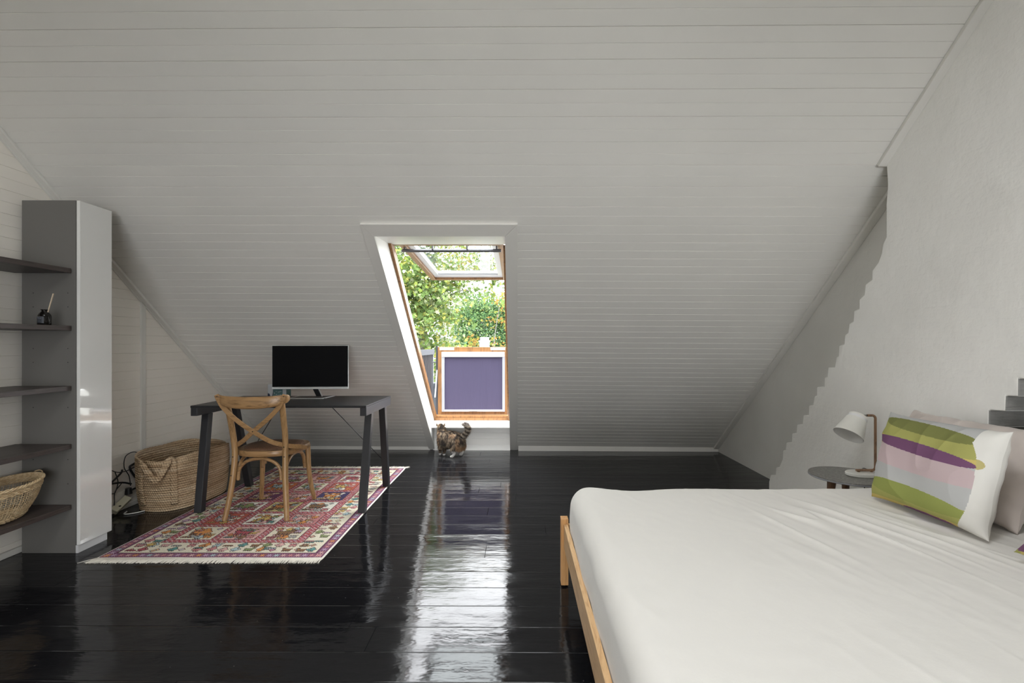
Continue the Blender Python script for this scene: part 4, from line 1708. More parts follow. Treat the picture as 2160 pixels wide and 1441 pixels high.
mat_ = thing('mattress', 'thick mattress under a rumpled pale stone fitted sheet on the pine frame', 'mattress', (1.2, 1.55, .252))
mb = MB()
mb.box((.275, .77, .2525), (2.16, 2.33, .40))
build('core', mb, 'sheet', mat_, bevel=.03, world=True)
MX0, MX1, MY0, MY1 = .256, 2.190, .732, 2.366
LXm, LYm = MX1 - MX0, MY1 - MY0
ER = .075
DROP = .20


def fold(a, Lh):
    """a measured from centre, Lh half length -> (pos, drop)"""
    s_ = 1 if a >= 0 else -1
    a = abs(a)
    flat = Lh - ER
    if a <= flat:
        return s_ * a, 0.0
    arc = ER * math.pi / 2
    d = a - flat
    if d < arc:
        t = d / ER
        return s_ * (flat + ER * math.sin(t)), ER * (1 - math.cos(t))
    return s_ * (Lh + .004 * math.sin((d - arc) * 20)), ER + (d - arc)


def wr(x, y):
    """linen creases: long folds fanning from the far side to the near right, plus faint crumple"""
    wx = .10 * noise.noise(Vector((x * 1.1, y * 1.0, 2.2)))
    a_ = x + .24 * (y - 1.6) + wx
    m1 = min(1.0, max(0.0, (x - .70) / .5)) * min(1.0, max(0.0, (2.0 - x) / .3))
    patch = noise.noise(Vector((x * 1.6 + 3, y * 1.9, 9.0)))
    m2 = min(1.0, max(0.0, (patch + .12) / .35))
    f1 = noise.noise(Vector((a_ * 9.0, y * 1.5, 1.0)))
    f2 = noise.noise(Vector((a_ * 21.0, y * 2.6, 7.0)))
    h = m1 * (.15 + .85 * m2) * (.011 * max(0.0, 1 - abs(f1) * 3.2) ** 2 + .0035 * f2)
    p3 = min(1.0, max(0.0, (noise.noise(Vector((x * 1.9 + 8, y * 1.5, 1.0))) + .0) / .3))
    g = noise.noise(Vector(((x + .30 * (y - 1.6) + wx) * 4.2, y * .9, 4.0)))
    h += .0050 * p3 * max(0.0, 1 - abs(g) * 5.5) ** 2 * (.35 + .6 * m1)
    h += .0009 * noise.noise(Vector((x * 24, y * 17, 0))) + .0035 * noise.noise(Vector((x * 2.6, y * 2.4, 5)))
    # soft edge roll on the far foot corner
    h += .010 * math.exp(-((x - .34) / .10) ** 2 - ((y - 2.30) / .12) ** 2) - .008 * math.exp(-((x - .58) / .12) ** 2 - ((y - 2.32) / .12) ** 2)
    return h


mb = MB()
nx, ny = 360, 320
vs = []
AX = LXm / 2 + (ER * math.pi / 2 - ER) + DROP - ER
AY = LYm / 2 + (ER * math.pi / 2 - ER) + DROP - ER
cxm, cym = (MX0 + MX1) / 2, (MY0 + MY1) / 2
ZT = .500
for j in range(ny + 1):
    for i in range(nx + 1):
        a_ = AX * (-1 + 2 * i / nx)
        b_ = AY * (-1 + 2 * j / ny)
        x, da = fold(a_, LXm / 2)
        y, db = fold(b_, LYm / 2)
        RC = .10
        ex, ey = abs(x) - (LXm / 2 - RC), abs(y) - (LYm / 2 - RC)
        if ex > 0 and ey > 0:
            l_ = math.hypot(ex, ey)
            k_ = max(ex, ey) / l_
            x = math.copysign(LXm / 2 - RC + ex * k_, x)
            y = math.copysign(LYm / 2 - RC + ey * k_, y)
        dd = (da ** 4 + db ** 4) ** .25
        X, Y_ = cxm + x, cym + y
        top = 1 - min(1.0, dd / ER)
        z_ = ZT - min(dd, DROP + .02) + wr(X, Y_) * (.25 + .75 * top)
        if dd > .02:
            sw = .006 * noise.noise(Vector((X * 7 + Y_ * 7, z_ * 5, 3))) * min(1.0, dd / ER)
            if da > db:
                X += sw
            else:
                Y_ += sw
        vs.append((X, Y_, z_))
fs = [(j * (nx + 1) + i, j * (nx + 1) + i + 1, (j + 1) * (nx + 1) + i + 1, (j + 1) * (nx + 1) + i) for j in range(ny) for i in range(nx)]
mb.add(vs, fs)
build('fitted_sheet', mb, 'sheet', mat_, smooth=True, world=True)


def pillow(name, W, H, T, matname, M, seed, colf=None, n=110, crease=1.0, parent=None):
    vs, fs, cs = [], [], []
    for side in (1, -1):
        base = len(vs)
        for j in range(n + 1):
            for i in range(n + 1):
                u = -1 + 2 * i / n
                v_ = -1 + 2 * j / n
                bow = .055
                x = W / 2 * u * (1 - bow * (1 - v_ ** 4) * abs(u) ** 4)
                y = H / 2 * v_ * (1 - bow * (1 - u ** 4) * abs(v_) ** 4)
                e = max(0.0, (1 - u ** 4)) ** .55 * max(0.0, (1 - v_ ** 4)) ** .55
                t = T / 2 * e
                edge = max(0.0, 1 - min(1 - abs(u), 1 - abs(v_)) * 4)
                w_ = noise.noise(Vector((x * 9 + seed, y * 9, side * 3.1))) * .008 + max(0.0, 1 - 3 * abs(noise.noise(Vector((x * 7 + seed * 2, y * 5, 2 + side))))) ** 2 * .007
                w_ += edge * .009 * noise.noise(Vector((x * 26 + seed, y * 26, side)))
                t += w_ * crease * min(1.0, e * 2.2)
                wav = .006 * crease * edge
                x += wav * noise.noise(Vector((y * 16, seed, 0)))
                y += wav * noise.noise(Vector((x * 16, seed, 4)))
                zc_ = .012 * noise.noise(Vector((x * 4, y * 4, seed))) * crease
                vs.append(Vector((x, y, zc_ + side * t)))
        for j in range(n):
            for i in range(n):
                a_ = base + j * (n + 1) + i
                q_ = (a_, a_ + 1, a_ + n + 2, a_ + n + 1)
                fs.append(q_ if side > 0 else q_[::-1])
                if colf:
                    cs.append(colf((i + .5) / n, (j + .5) / n, side))
    mb_ = MB()
    mb_.add([M @ p for p in vs], fs)
    o = build(name, mb_, matname, parent, smooth=True, fixn=False, loc=tuple(M.translation))
    if colf:
        ca_ = o.data.color_attributes.new('Col', 'FLOAT_COLOR', 'CORNER')
        buf_ = []
        for c in cs:
            buf_ += [c[0], c[1], c[2], 1.0] * 4
        ca_.data.foreach_set('color', buf_)
    return o


def frameM(origin, xdir, ydir):
    x = Vector(xdir).normalized()
    y = Vector(ydir)
    y = (y - x * y.dot(x)).normalized()
    z_ = x.cross(y)
    M = Matrix.Identity(4)
    for i, a_ in enumerate((x, y, z_)):
        for k in range(3):
            M[k][i] = a_[k]
    M.translation = origin
    return M


OLIVE, OLIVE2, YG, OCH, PUR, PNK, GRY, WHT, GR2 = (.185, .195, .065), (.27, .30, .085), (.35, .345, .11), (.53, .42, .14), (.165, .075, .145), (.50, .395, .40), (.43, .43, .42), (.66, .645, .60), (.33, .32, .31)


def ell(u, v_, cu, cv, ru, rv, tilt=0.0):
    du, dv = u - cu, v_ - cv
    dv -= du * tilt
    return (abs(du) / ru) ** 2.3 + (abs(dv) / rv) ** 2.1 < 1


def cushion_col(u, v_, side):
    u *= .90
    if side < 0:
        return WHT
    c = WHT
    lim = .83 - .13 * abs((v_ - .45) * 2) ** 3
    if v_ > .84:
        lim = .775
    if ell(u, v_, .825, .640, .035, .045):
        c = (.46, .40, .17)
    if u < lim and v_ > -.1:
        if v_ > .84:
            c = GRY
        elif v_ > .715:
            c = YG
        elif v_ > .60:
            c = OCH
        elif v_ > .20:
            c = GRY
        elif v_ > .045:
            c = YG
        else:
            c = OCH
        if ell(u, v_, .36, .52, .62, .115, -.06) and v_ < .68:
            c = PNK
        if ell(u, v_, .38, .73, .50, .075, -.16) and v_ < .86:
            c = OCH
        if ell(u, v_, .36, .80, .52, .115, -.14) and v_ < .90:
            c = YG
        if ell(u, v_, .41, .655, .42, .060, -.10):
            c = PUR
        if ell(u, v_, .42, .875, .39, .068, -.10):
            c = OLIVE
        if ell(u, v_, .35, .36, .50, .20, -.10) and c not in (PUR, PNK, OCH) and v_ < .60:
            c = GRY
        if ell(u, v_, .42, .175, .41, .085, -.05):
            c = OLIVE2
        if ell(u, v_, .52, .010, .20, .030, 0):
            c = PUR
    return c


# printed cushion leaning on the pillows
bl_, br_ = Vector((1.612, 2.150, .512)), Vector((1.652, 1.640, .512))
xd = (br_ - bl_).normalized()
yd = Vector((.098, .012, .40))
ctr = (bl_ + br_) / 2 + xd * (-.012) + yd.normalized() * .197
M1 = frameM(ctr, xd, yd)
c1 = pillow('printed_cushion', .50, .395, .15, 'cushion', M1, 3.0, cushion_col, n=210, crease=.7)
tag(c1, 'upright white cushion printed with olive, purple, pink and grey ovals', 'cushion', 'printed cushions on the bed')
# second one, lower right, only its corner shows
bl2, br2 = Vector((1.60, 1.510, .545)), Vector((1.56, 1.01, .545))
M2 = frameM((bl2 + br2) / 2 + Vector((.24, 0, .19)).normalized() * .20, (br2 - bl2).normalized(), (.24, 0, .20))
c2 = pillow('printed_cushion', .50, .42, .15, 'cushion', M2, 8.0, lambda u, v_, side: cushion_col(u, .73 - .7 * v_, side), n=110)
tag(c2, 'low-lying printed cushion at the right edge, purple and yellow corner showing', 'cushion', 'printed cushions on the bed')
p1 = pillow('bed_pillow', .60, .40, .17, 'pillow', frameM(Vector((1.905, 2.045, .690)), (0.03, -1, 0), (.16, 0, .42)), 12.0)
tag(p1, 'pale taupe pillow standing behind the upright printed cushion', 'pillow', 'linen pillows on the bed')
p2 = pillow('bed_pillow', .66, .44, .17, 'pillow', frameM(Vector((2.05, 1.43, .705)), (0.0, -1, 0), (.20, 0, .40)), 17.0, crease=1.4)
tag(p2, 'taupe pillow leaning on the dark wall recess at the right edge', 'pillow', 'linen pillows on the bed')

# ------------------------------------------------------------------ bedside table
tb = thing('side_table', 'small round stone-topped side table on walnut legs behind the bed', 'side table', (1.884, 2.700, 0))
mb = MB()
mb.lathe([(.0, .448), (.184, .448), (.190, .4485), (.1955, .454), (.1955, .458), (.194, .460), (.0, .460)], 72, close=False)
build('table_top', mb, 'stone', tb, smooth=True, auto=30)
mb = MB()
mb.lathe([(.1945, .4475), (.1962, .4485), (.1966, .4535), (.1956, .4555)], 72, close=False)
build('rim', mb, 'alu', tb, smooth=True, label='thin metal rim')
for deg in (200, 305, 60):
    mb = MB()
    c_, s_ = math.cos(R(deg)), math.sin(R(deg))
    mb.tube([(c_ * .130, s_ * .130, .447), (c_ * .135, s_ * .135, .40), (c_ * .155, s_ * .155, .001)], [.023, .020, .012], 14)
    mb.v = [(x, y, max(z_, 0.0)) for (x, y, z_) in mb.v]
    build('leg', mb, 'tableleg', tb, smooth=True, auto=50)

# ------------------------------------------------------------------ lamp
lp = thing('bedside_lamp', 'small lamp with bent walnut stem and tilted cream shade', 'lamp', (1.955, 2.690, .4605))
mb = MB()
mb.lathe([(0, 0), (.083, 0), (.086, .003), (.086, .016), (.083, .019), (0, .019)], 56, sx=1.0, sy=.72, close=False)
build('base', mb, 'white_enamel', lp, smooth=True, auto=30)
stem = [(-.030, 0, .030), (.050, 0, .030)]
mb = MB()
pts = [Vector((-.032, 0, .0295)), Vector((.045, 0, .0295))]
rad = .018
cxx = .077
for i in range(7):
    t = -math.pi / 2 + (math.pi / 2) * i / 6
    pts.append(Vector((cxx - rad + rad * math.cos(t), 0, .0295 + rad + rad * math.sin(t))))
for i in range(7):
    t = (math.pi / 2) * i / 6
    pts.append(Vector((cxx - rad + rad * math.cos(t), 0, .340 - rad + rad * math.sin(t))))
pts.append(Vector((.030, 0, .340)))
mb.tube(pts, .0068, 12, up=(0, 1, 0))
build('stem', mb, 'lampwood', lp, smooth=True, auto=50)
for x in (-.018, .055):
    mb = MB()
    mb.box((x - .005, -.005, .019), (x + .005, .005, .026))
    build('stem_foot', mb, 'lampwood', lp)
mb = MB()
mb.tube([(.034, 0, .340), (-.010, 0, .338)], [.0060, .0045], 10)
mb.tube([(-.014, 0, .340), (.010, 0, .336)], .0046, 10)
build('joint', mb, 'chrome', lp, smooth=True, label='nickel joint')
a_top = Vector((-.026, -.004, .331))
axis = Vector((-.074, -.026, -.103)).normalized()
zz_ = axis
xx_ = axis.cross(Vector((0, 1, 0))).normalized()
yy_ = zz_.cross(xx_)
MS = Matrix.Identity(4)
for i, a_ in enumerate((xx_, yy_, zz_)):
    for k in range(3):
        MS[k][i] = a_[k]
MS.translation = a_top - axis * .010
mb = MB()
mb.lathe([(0.0, 0), (.043, 0), (.0455, .002), (.0465, .007), (.0755, .131), (.0760, .134)], 56, M=MS, close=False)
mb.cur = 1
mb.lathe([(.0760, .134), (.0740, .1335), (.048, .012), (.044, .006), (0, .005)], 56, M=MS, close=False)
MT['shade_in'] = mat('white_shade_inside', (0.78, 0.78, 0.77), 0.25)
sh = build('shade', mb, ['white_enamel', 'shade_in'], lp, smooth=True, auto=30)
mb = MB()
mb.lathe([(0, .006), (.017, .006), (.018, .050), (.014, .052), (.010, .070), (0, .074)], 20, M=MS, close=False)
build('socket', mb, 'chrome', lp, smooth=True, auto=40)
mb = MB()
rnd = random.Random(3)
for i in range(9):
    tt = math.radians(38 + i * 4.0)
    r_ = .0735
    w_ = rnd.uniform(.0018, .0032)
    c_ = MS @ Vector((r_ * .995 * math.cos(tt), r_ * .995 * math.sin(tt), .1300))
    mb.box((-w_ / 2, -.0008, -.0022), (w_ / 2, .0008, .0022), Matrix.Translation(c_))
build('small_label', mb, 'rod', sh)
cd = build('cord', MB().tube(spline([(2.030, 2.745, .478), (2.045, 2.80, .472), (2.072, 2.84, .44), (2.082, 2.84, .30), (2.082, 2.85, .06), (2.07, 2.88, .004)], 6), .003, 6), 'rod', lp, smooth=True, world=True)

# ------------------------------------------------------------------ cat


def skin_mesh(chains, sub=2):
    """chains: list of lists of (co, radius); returns evaluated mesh of a skin surface, chains joined at coincident points"""
    vs, es, rs = [], [], []
    idx = {}
    for ch in chains:
        prev = None
        for (co, r_) in ch:
            key = tuple(round(c, 4) for c in co)
            if key not in idx:
                idx[key] = len(vs)
                vs.append(co)
                rs.append(r_)
            if prev is not None:
                es.append((prev, idx[key]))
            prev = idx[key]
    me = bpy.data.meshes.new('skin_tmp')
    me.from_pydata(vs, es, [])
    o = bpy.data.objects.new('skin_tmp', me)
    COL.objects.link(o)
    o.modifiers.new('skin', 'SKIN')
    if not me.skin_vertices:
        bm_ = bmesh.new()
        bm_.from_mesh(me)
        bm_.verts.layers.skin.verify()
        bm_.to_mesh(me)
        bm_.free()
    for i, s_ in enumerate(me.skin_vertices[0].data):
        s_.radius = rs[i] if isinstance(rs[i], tuple) else (rs[i], rs[i])
        s_.use_root = (i == 0)
    sm = o.modifiers.new('sub', 'SUBSURF')
    sm.levels = sub
    bpy.context.view_layer.update()
    dg = bpy.context.evaluated_depsgraph_get()
    out = bpy.data.meshes.new_from_object(o.evaluated_get(dg))
    bpy.data.objects.remove(o)
    return out


CL = Vector((-.72, 5.12, 0))


def W(x, y, z_):
    return (x - CL.x, y - CL.y, z_)


rump = W(-.612, 5.075, .165)
ch = W(-.790, 5.165, .175)
chains = [
    [(rump, (.074, .080)), (W(-.66, 5.10, .180), (.078, .084)), (W(-.72, 5.125, .190), (.076, .086)), (ch, (.072, .084)), (W(-.822, 5.185, .228), (.050, .052)), (W(-.838, 5.205, .272), (.038, .042)), (W(-.842, 5.225, .308), (.040, .040)), (W(-.846, 5.250, .318), (.030, .028)), (W(-.848, 5.268, .316), (.018, .016))],
    [(rump, (.074, .080)), (W(-.588, 5.050, .205), (.026, .026)), (W(-.560, 5.030, .235), (.020, .020)), (W(-.530, 5.020, .272), (.020, .020)), (W(-.517, 5.02, .312), (.021, .021)), (W(-.530, 5.02, .345), (.019, .019)), (W(-.560, 5.03, .358), (.013, .013)), (W(-.580, 5.035, .352), (.007, .007))],
    # hind legs: thigh, knee forward, hock back, paw
    [(rump, (.074, .080)), (W(-.660, 5.045, .115), (.040, .046)), (W(-.690, 5.060, .078), (.024, .026)), (W(-.668, 5.040, .045), (.014, .014)), (W(-.690, 5.040, .018), (.013, .012)), (W(-.712, 5.050, .012), (.012, .010))],
    [(rump, (.074, .080)), (W(-.600, 5.110, .115), (.038, .044)), (W(-.615, 5.145, .078), (.022, .024)), (W(-.592, 5.125, .048), (.014, .014)), (W(-.606, 5.135, .018), (.013, .012)), (W(-.624, 5.150, .012), (.012, .010))],
    # forelegs
    [(ch, (.072, .084)), (W(-.828, 5.150, .110), (.030, .030)), (W(-.838, 5.150, .055), (.018, .018)), (W(-.838, 5.150, .018), (.013, .012)), (W(-.846, 5.168, .011), (.012, .009))],
    [(ch, (.072, .084)), (W(-.782, 5.130, .105), (.030, .030)), (W(-.788, 5.120, .052), (.018, .018)), (W(-.790, 5.118, .018), (.013, .012)), (W(-.797, 5.136, .011), (.012, .009))],
]
cat = thing('tabby_cat', 'long-haired brown tabby cat with white paws under the window, tail raised', 'cat', tuple(CL))
cme = skin_mesh(chains, 3)
zmin = min(v_.co.z for v_ in cme.vertices)
for v_ in cme.vertices:
    v_.co.z = max(v_.co.z, .0005)


def cat_col(p, nrm=None, k=0.0):
    """coat colour at a point in cat space: dark tabby, ginger flecks, white feet and hind shanks"""
    x, y, z_ = p
    n1 = noise.noise(Vector((x * 22, y * 22, z_ * 60)))
    n2 = noise.noise(Vector((x * 60 + 4, y * 60, z_ * 25)))
    n3 = noise.noise(Vector((x * 9 + 7, y * 9, z_ * 9)))
    dark, brown, ginger, tan = Vector((.030, .024, .020)), Vector((.115, .080, .052)), Vector((.24, .13, .062)), Vector((.34, .27, .19))
    t = n1 * .9 + n2 * .7 + k
    c = dark.lerp(brown, min(1, max(0, .5 + t * 1.6)))
    if t + n3 * .5 > .22:
        c = c.lerp(tan, .55)
    if n3 > .12 and t > -.05:
        c = c.lerp(ginger, .55)
    # tail banded, paler
    wx = x + CL.x
    if wx > -.600 and z_ > .205:
        s_ = math.sin((z_ + (wx + .6) * .4) * 150)
        c = Vector((.36, .31, .25)).lerp(Vector((.045, .035, .03)), .5 + .5 * s_) * (1.0 + .3 * t)
        if z_ > .335:
            c = c.lerp(Vector((.30, .27, .25)), .55)
    # underside of the rump, orange tan
    if wx > -.66 and .06 < z_ < .13:
        c = c.lerp(Vector((.34, .19, .09)), .45)
    # white feet
    wy = y + CL.y
    if z_ < .028 or (z_ < .080 and wx > -.725):
        c = Vector((.62, .60, .57))
    # ears / cheek pale
    if wx < -.80 and z_ > .24 and (wx < -.865):
        c = c.lerp(Vector((.42, .32, .22)), .6)
    return c


cme.materials.clear()
cme.materials.append(MT['catbody'])
ca = cme.color_attributes.new('Col', 'FLOAT_COLOR', 'POINT')
for i, v_ in enumerate(cme.vertices):
    c = cat_col(v_.co)
    ca.data[i].color = (c.x, c.y, c.z, 1)
for p in cme.polygons:
    p.use_smooth = True
cb = bpy.data.objects.new('body', cme)
COL.objects.link(cb)
cb.parent = cat
for sg in (-1, 1):
    mb = MB()
    ex = Vector((-.842 + sg * .036 - CL.x, 5.215 - CL.y, .322))
    mb.add([ex + Vector((-.014, 0, -.012)), ex + Vector((.014, 0, -.012)), ex + Vector((0, -.012, -.010)), ex + Vector((0, .012, -.012)), ex + Vector((sg * .012, .002, .026))],
           [(0, 2, 4), (2, 1, 4), (1, 3, 4), (3, 0, 4), (0, 3, 1, 2)])
    e_ = build('ear', mb, 'catbody', cat, smooth=False)
    ca = e_.data.color_attributes.new('Col', 'FLOAT_COLOR', 'POINT')
    for d_ in ca.data:
        d_.color = (.13, .09, .06, 1)
# face (turned to the garden): eyes, nose
for sg in (-1, 1):
    mb = MB()
    mb.lathe([(0, -.004), (.0045, -.002), (.0055, .001), (.003, .004), (0, .005)], 12, M=Matrix.Translation((-.846 + sg * .016 - CL.x, 5.272 - CL.y, .326)) @ Matrix.Rotation(R(-90), 4, 'X'), close=False)
    build('eye', mb, mat('green_eye', (.12, .16, .03), .1), cat, smooth=True)
mb = MB()
mb.lathe([(0, 0), (.004, .001), (.003, .004), (0, .005)], 10, M=Matrix.Translation((-.848 - CL.x, 5.283 - CL.y, .317)) @ Matrix.Rotation(R(-90), 4, 'X'), close=False)
build('nose', mb, mat('pink_nose', (.30, .12, .10), .5), cat, smooth=True)

rnd = random.Random(9)
faces = [(p.area, p.center.copy(), p.normal.copy()) for p in cme.polygons]
tot = sum(f[0] for f in faces)
NH = 16000
vs, fs, cc = [], [], []
for (ar, c, nr) in faces:
    q_ = NH * ar / tot
    k = int(q_) + (1 if rnd.random() < q_ - int(q_) else 0)
    side = math.sqrt(max(ar, 1e-9))
    for _ in range(k):
        t1 = nr.orthogonal().normalized()
        t2 = nr.cross(t1)
        p = c + t1 * rnd.uniform(-.6, .6) * side + t2 * rnd.uniform(-.6, .6) * side
        wx, wy, wz = p.x + CL.x, p.y + CL.y, p.z
        if wz < .05 and wx < -.76:
            ln, fl = .004, Vector((0, 0, -1))
        elif wz < .085:
            ln, fl = .006, Vector((.2, -.2, -1))
        elif wx > -.600 and wz > .205:
            ln = rnd.uniform(.020, .034)
            fl = Vector((.10, -.25, .55)) if wz < .33 else Vector((-.3, 0, .7))
        elif wx < -.805 and wz > .255:
            ln, fl = rnd.uniform(.007, .014), Vector((.15, -.5, -.55))
        else:
            ln, fl = rnd.uniform(.020, .036), Vector((.55, -.45, -.85))
        d = (nr * .55 + fl * .8 + Vector((rnd.uniform(-.3, .3), rnd.uniform(-.3, .3), rnd.uniform(-.3, .3)))).normalized()
        w_ = .0013 if ln > .01 else .0008
        s_ = d.cross(Vector((0, 1, .2)))
        if s_.length < 1e-3:
            s_ = Vector((1, 0, 0))
        s_.normalize()
        base = len(vs)
        tip = p + d * ln + Vector((0, 0, -.20 * ln))
        if tip.z < .002:
            tip.z = .002
        mid = p + d * ln * .55
        mid.z = max(mid.z, .002)
        vs += [p - s_ * w_, p + s_ * w_, mid + s_ * w_ * .8, mid - s_ * w_ * .8, tip]
        fs += [(base, base + 1, base + 2, base + 3), (base + 3, base + 2, base + 4)]
        col = cat_col(p, None, rnd.uniform(-.35, .35))
        cc += [col] * 5
mb = MB()
mb.add(vs, fs)
fo = build('fur', mb, 'fur', cat, fixn=False, kind='stuff')
ca = fo.data.color_attributes.new('Col', 'FLOAT_COLOR', 'POINT')
for i, c in enumerate(cc):
    ca.data[i].color = (c.x, c.y, c.z, 1)

# ------------------------------------------------------------------ outside


def leaf_mat(name):
    m_ = bpy.data.materials.new(name)
    m_.use_nodes = True
    nt_ = m_.node_tree
    nt_.nodes.remove(bsdf(m_))
    a_ = N(m_, 'ShaderNodeAttribute', attribute_name='Col')
    d_ = N(m_, 'ShaderNodeBsdfDiffuse')
    t_ = N(m_, 'ShaderNodeBsdfTranslucent')
    x_ = N(m_, 'ShaderNodeMixShader')
    x_.inputs[0].default_value = .35
    L(m_, a_.outputs['Color'], d_.inputs[0])
    L(m_, a_.outputs['Color'], t_.inputs[0])
    L(m_, d_.outputs[0], x_.inputs[1])
    L(m_, t_.outputs[0], x_.inputs[2])
    L(m_, x_.outputs[0], nt_.nodes['Material Output'].inputs[0])
    return m_


MT['leaf'] = leaf_mat('leaves')
MT['bark'] = mat('grey_bark', (.12, .11, .10), .9)
STAR = [(0, -.30), (.18, -.12), (.50, -.18), (.30, .05), (.46, .34), (.16, .22), (0, .62), (-.16, .22), (-.46, .34), (-.30, .05), (-.50, -.18), (-.18, -.12)]
OVAL = [(0, -.5), (.22, -.15), (.2, .2), (0, .5), (-.2, .2), (-.22, -.15)]


def tree(name, label, group, base, crowns, leaf, shape, palette, trunk, seed, clump=.35, flat=.5):
    """crowns: (cx, cy, cz, rx, ry, rz, n_clumps, leaves per clump) in world metres"""
    rn = random.Random(seed)
    t_ = thing(name, label, 'tree', base, 0, group)
    mb_ = MB()
    for pts, r0, r1 in trunk:
        sp_ = spline(pts, 6)
        k = len(sp_)
        mb_.tube(sp_, [r0 + (r1 - r0) * i / (k - 1) for i in range(k)], 7)
    build('trunk', mb_, 'bark', t_, smooth=True, world=True)
    vs_, fs_, cs_ = [], [], []
    for (cx_, cy_, cz_, rx, ry, rz_, nc, nl) in crowns:
        for _ in range(nc):
            while True:
                p = Vector((rn.uniform(-1, 1), rn.uniform(-1, 1), rn.uniform(-1, 1)))
                if .25 < p.length < 1:
                    break
            cc_ = Vector((cx_ + p.x * rx, cy_ + p.y * ry, cz_ + p.z * rz_))
            tint = rn.random()
            for _ in range(nl):
                q_ = cc_ + Vector((rn.gauss(0, clump), rn.gauss(0, clump), rn.gauss(0, clump * .55)))
                s_ = leaf * rn.uniform(.6, 1.25)
                M_ = Matrix.Rotation(rn.uniform(0, 6.28), 3, 'Z') @ Matrix.Rotation(rn.gauss(0.9, flat), 3, 'X') @ Matrix.Rotation(rn.uniform(0, 6.28), 3, 'Z')
                b0 = len(vs_)
                for (a_, b_) in shape:
                    vs_.append(q_ + M_ @ Vector((a_ * s_, b_ * s_, .12 * s_ * abs(a_))))
                fs_.append(tuple(range(b0, b0 + len(shape))))
                c = palette[min(len(palette) - 1, int(((tint * .6 + rn.random() * .55) % 1.0) * len(palette)))]
                k = rn.uniform(.75, 1.2)
                cs_.append((c[0] * k, c[1] * k, c[2] * k, 1))
    mb2_ = MB()
    mb2_.add(vs_, fs_)
    o = build('foliage', mb2_, 'leaf', t_, fixn=False, world=True, kind='stuff')
    ca_ = o.data.color_attributes.new('Col', 'FLOAT_COLOR', 'CORNER')
    buf_ = []
    for c in cs_:
        buf_ += list(c) * len(shape)
    ca_.data.foreach_set('color', buf_)
    return t_


GZ = -5.5
yel = [(.12, .165, .035), (.15, .185, .045), (.09, .14, .04), (.20, .20, .055), (.07, .11, .035), (.10, .15, .05), (.135, .18, .075), (.22, .25, .14)]
grn = [(.06, .115, .045), (.085, .145, .055), (.045, .09, .038), (.125, .185, .07), (.075, .13, .07)]
mix_ = [(.14, .20, .05), (.21, .24, .05), (.27, .22, .05), (.11, .17, .05), (.28, .15, .04), (.26, .30, .14)]
tree('plane_tree', 'tall yellow-green plane tree nearest the window on the left', 'trees outside the window', (-2.1, 10.0, GZ),
     [(-3.0, 10.2, 2.9, 2.0, 1.3, 1.5, 230, 52), (-1.95, 9.6, 1.9, .75, .8, 1.25, 90, 46), (-3.6, 10.5, 1.0, 1.6, 1.2, 1.4, 60, 34), (-1.0, 9.9, 2.80, 1.1, .6, .36, 44, 28), (-.22, 9.9, 2.45, .42, .5, .45, 13, 18), (-1.9, 9.9, .95, .60, .5, .6, 26, 26), (-2.4, 9.8, -.8, 1.6, .8, .9, 60, 30)],
     .098, STAR, yel,
     [([(-2.1, 10.0, GZ), (-2.12, 10.0, -2), (-2.02, 10, .8), (-1.98, 10, 1.8), (-2.2, 10, 3.2)], .16, .05), ([(-2.0, 10, 1.3), (-1.7, 9.9, 1.9), (-1.3, 9.9, 2.5), (-.5, 9.9, 2.9)], .035, .012),
      ([(-2.02, 10, .9), (-2.6, 10.1, 1.9), (-3.4, 10.2, 3.0)], .05, .015), ([(-1.5, 9.9, 2.2), (-1.1, 9.9, 2.35), (-.9, 9.9, 2.25)], .02, .007)], 21, .24)
tree('dense_tree', 'round dark green tree in the middle of the window view', 'trees outside the window', (-1.3, 18.0, GZ),
     [(-1.25, 18, 2.05, 1.25, 1.0, 1.15, 240, 60), (-.25, 18.5, 2.2, .9, .9, 1.1, 160, 55), (-1.5, 18, .9, 1.4, 1.0, .6, 100, 50), (-.1, 18.2, .9, 1.2, 1, .8, 90, 50), (-.8, 18.0, -1.2, 2.8, 1, 1.6, 150, 50)],
     .095, OVAL, grn, [([(-1.3, 18, GZ), (-1.3, 18, -1), (-1.25, 18, 2.2)], .25, .06), ([(-1.3, 18, 0), (-.6, 18.2, 1.2), (-.3, 18.3, 2.2)], .08, .03)], 22, .20)
tree('garden_tree', 'loose tree with orange-tipped leaves low in the window view', 'trees outside the window', (-2.5, 14.2, GZ),
     [(-2.45, 14.2, .80, .85, .8, .48, 46, 34), (-1.7, 14.2, .85, .55, .5, .30, 14, 22), (-3.6, 14.4, .8, .8, .8, .7, 40, 30), (-1.7, 14.4, -1.0, 2.5, .9, 1.2, 130, 34)],
     .085, STAR, mix_, [([(-2.5, 14.2, GZ), (-2.5, 14.2, -1), (-2.4, 14.2, 1.0)], .12, .03), ([(-2.4, 14.2, .2), (-2.1, 14.2, .8), (-1.7, 14.2, 1.1)], .03, .01)], 23, .20)
tree('young_tree', 'slender tree with golden leaves beside the white chimney', 'trees outside the window', (-.75, 12.0, GZ),
     [(-.45, 12.0, 2.05, .28, .4, .45, 10, 14), (-.9, 12.0, 1.25, .30, .4, .14, 7, 14), (-.35, 12.0, 1.25, .25, .3, .2, 5, 12)],
     .085, STAR, [(.15, .13, .03), (.17, .10, .03), (.11, .13, .03)], [([(-.75, 12, GZ), (-.7, 12, -1), (-.6, 12, 1.1), (-.45, 12, 2.2)], .025, .006)], 24, .13)

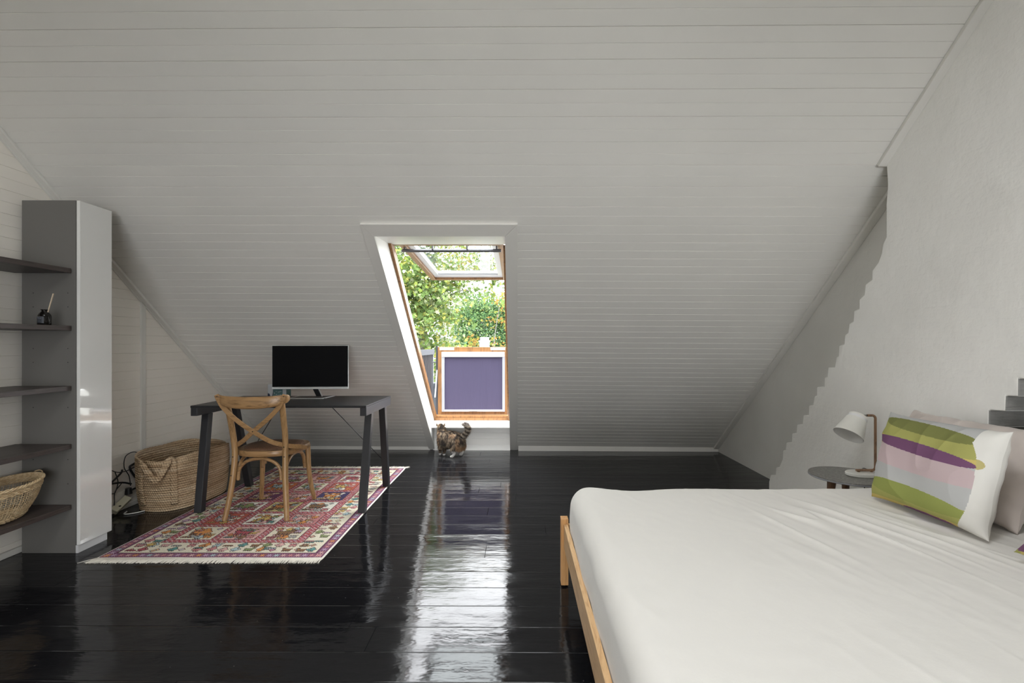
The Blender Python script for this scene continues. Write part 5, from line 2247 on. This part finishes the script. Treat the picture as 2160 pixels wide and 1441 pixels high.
gmat = mat('pale_paving', (.26, .26, .23), .95)
mb = MB()
mb.add([(-60, 6.5, GZ), (60, 6.5, GZ), (60, 120, GZ), (-60, 120, GZ)], [(0, 1, 2, 3)])
g_ = structure('floor_outside', mb, gmat, fixn=False)

PALE = mat('pale_render', (.30, .295, .26), .8)
PALE2 = mat('white_render', (.40, .40, .40), .8)
BLUEW = mat('blue_grey_glazing', (.07, .09, .125), .3)
ap = thing('apartment_building', 'pale blank-walled apartment block behind the middle tree', 'building', (-3.2, 40, GZ))
mb = MB()
mb.box((-6.3, 40, GZ), (-3.4, 50, 5.6))
build('wall', mb, PALE, ap, world=True)
k = 0
mbw = MB()
for z_ in [x * 1.05 - 4 for x in range(9)]:
    mb = MB()
    mb.box((-6.9, 39.6, z_), (-6.3, 49, z_ + .55))
    build('window', mb, BLUEW, ap, world=True)
mb = MB()
mb.box((-7.0, 39.8, GZ), (-6.25, 49, 5.4))
build('window_bay', mb, PALE2, ap, world=True)
tw = thing('tower_block', 'white tower block with stacked blue-grey balconies at the right', 'building', (-.6, 34, GZ))
mb = MB()
mb.box((-1.05, 34, GZ), (2.5, 42, 4.9))
build('wall', mb, PALE2, tw, world=True)
for i in range(14):
    mb = MB()
    z_ = -4.6 + i * .64
    mb.box((-.93, 33.7, z_), (-.30, 34.1, z_ + .28))
    build('window', mb, BLUEW, tw, world=True)
hs = thing('neighbour_house', 'white roofed house low behind the trees', 'building', (-1.6, 24, GZ))
mb = MB()
mb.box((-3.2, 23.2, GZ), (-1.5, 27, .80))
build('wall', mb, PALE2, hs, world=True)
mb = MB()
mb.prism([(-3.4, 23, .78), (-2.6, 23, 1.40), (-1.4, 23, .86), (-1.4, 23, .78)], (0, 4.5, 0))
build('roof', mb, PALE2, hs, world=True)
hs2 = thing('chimney_stack', 'small white stepped chimney above the pine window sash', 'chimney', (-.83, 11.2, GZ))
mb = MB()
mb.box((-.885, 11.1, GZ), (-.665, 11.4, 1.27))
mb.box((-.900, 11.08, 1.27), (-.650, 11.42, 1.31))
mb.box((-.870, 11.12, 1.31), (-.680, 11.38, 1.385))
build('stack', mb, PALE2, hs2, world=True)

# dark side railing and slatted screen left of the lower sash
rl = thing('balcony_railing', 'dark grey railing with close vertical slats outside on the left', 'railing', (-1.30, 6.6, GZ))
mb = MB()
mb.box((-1.36, 5.95, 1.055), (-1.29, 7.40, 1.135))
build('handrail', mb, MT['alu'] if False else mat('slate_blue_rail', (.014, .016, .023), .6, 0, .2), rl, bevel=.004, world=True)
SL_ = mat('weathered_slat', (.020, .018, .019), .8, 0, .1)
for i in range(11):
    mb = MB()
    y = 6.05 + i * .115
    mb.box((-1.335, y, .05), (-1.315, y + .075, 1.055))
    build('slat', mb, SL_, rl, world=True)
mb = MB()
mb.box((-1.345, 5.95, -5.4), (-1.305, 6.0, 1.055))
mb.box((-1.345, 7.35, -5.4), (-1.305, 7.40, 1.055))
build('post', mb, 'dark_out', rl, world=True)
lw = thing('parapet_wall', 'grey rendered parapet beneath the slatted railing', 'wall', (-1.2, 7.5, GZ))
mb = MB()
mb.box((-2.4, 7.45, GZ), (0.4, 7.6, .55))
mb.box((-2.45, 7.42, .55), (0.45, 7.63, .60))
build('wall', mb, mat('grey_blue_render', (.035, .040, .044), .8), lw, world=True)
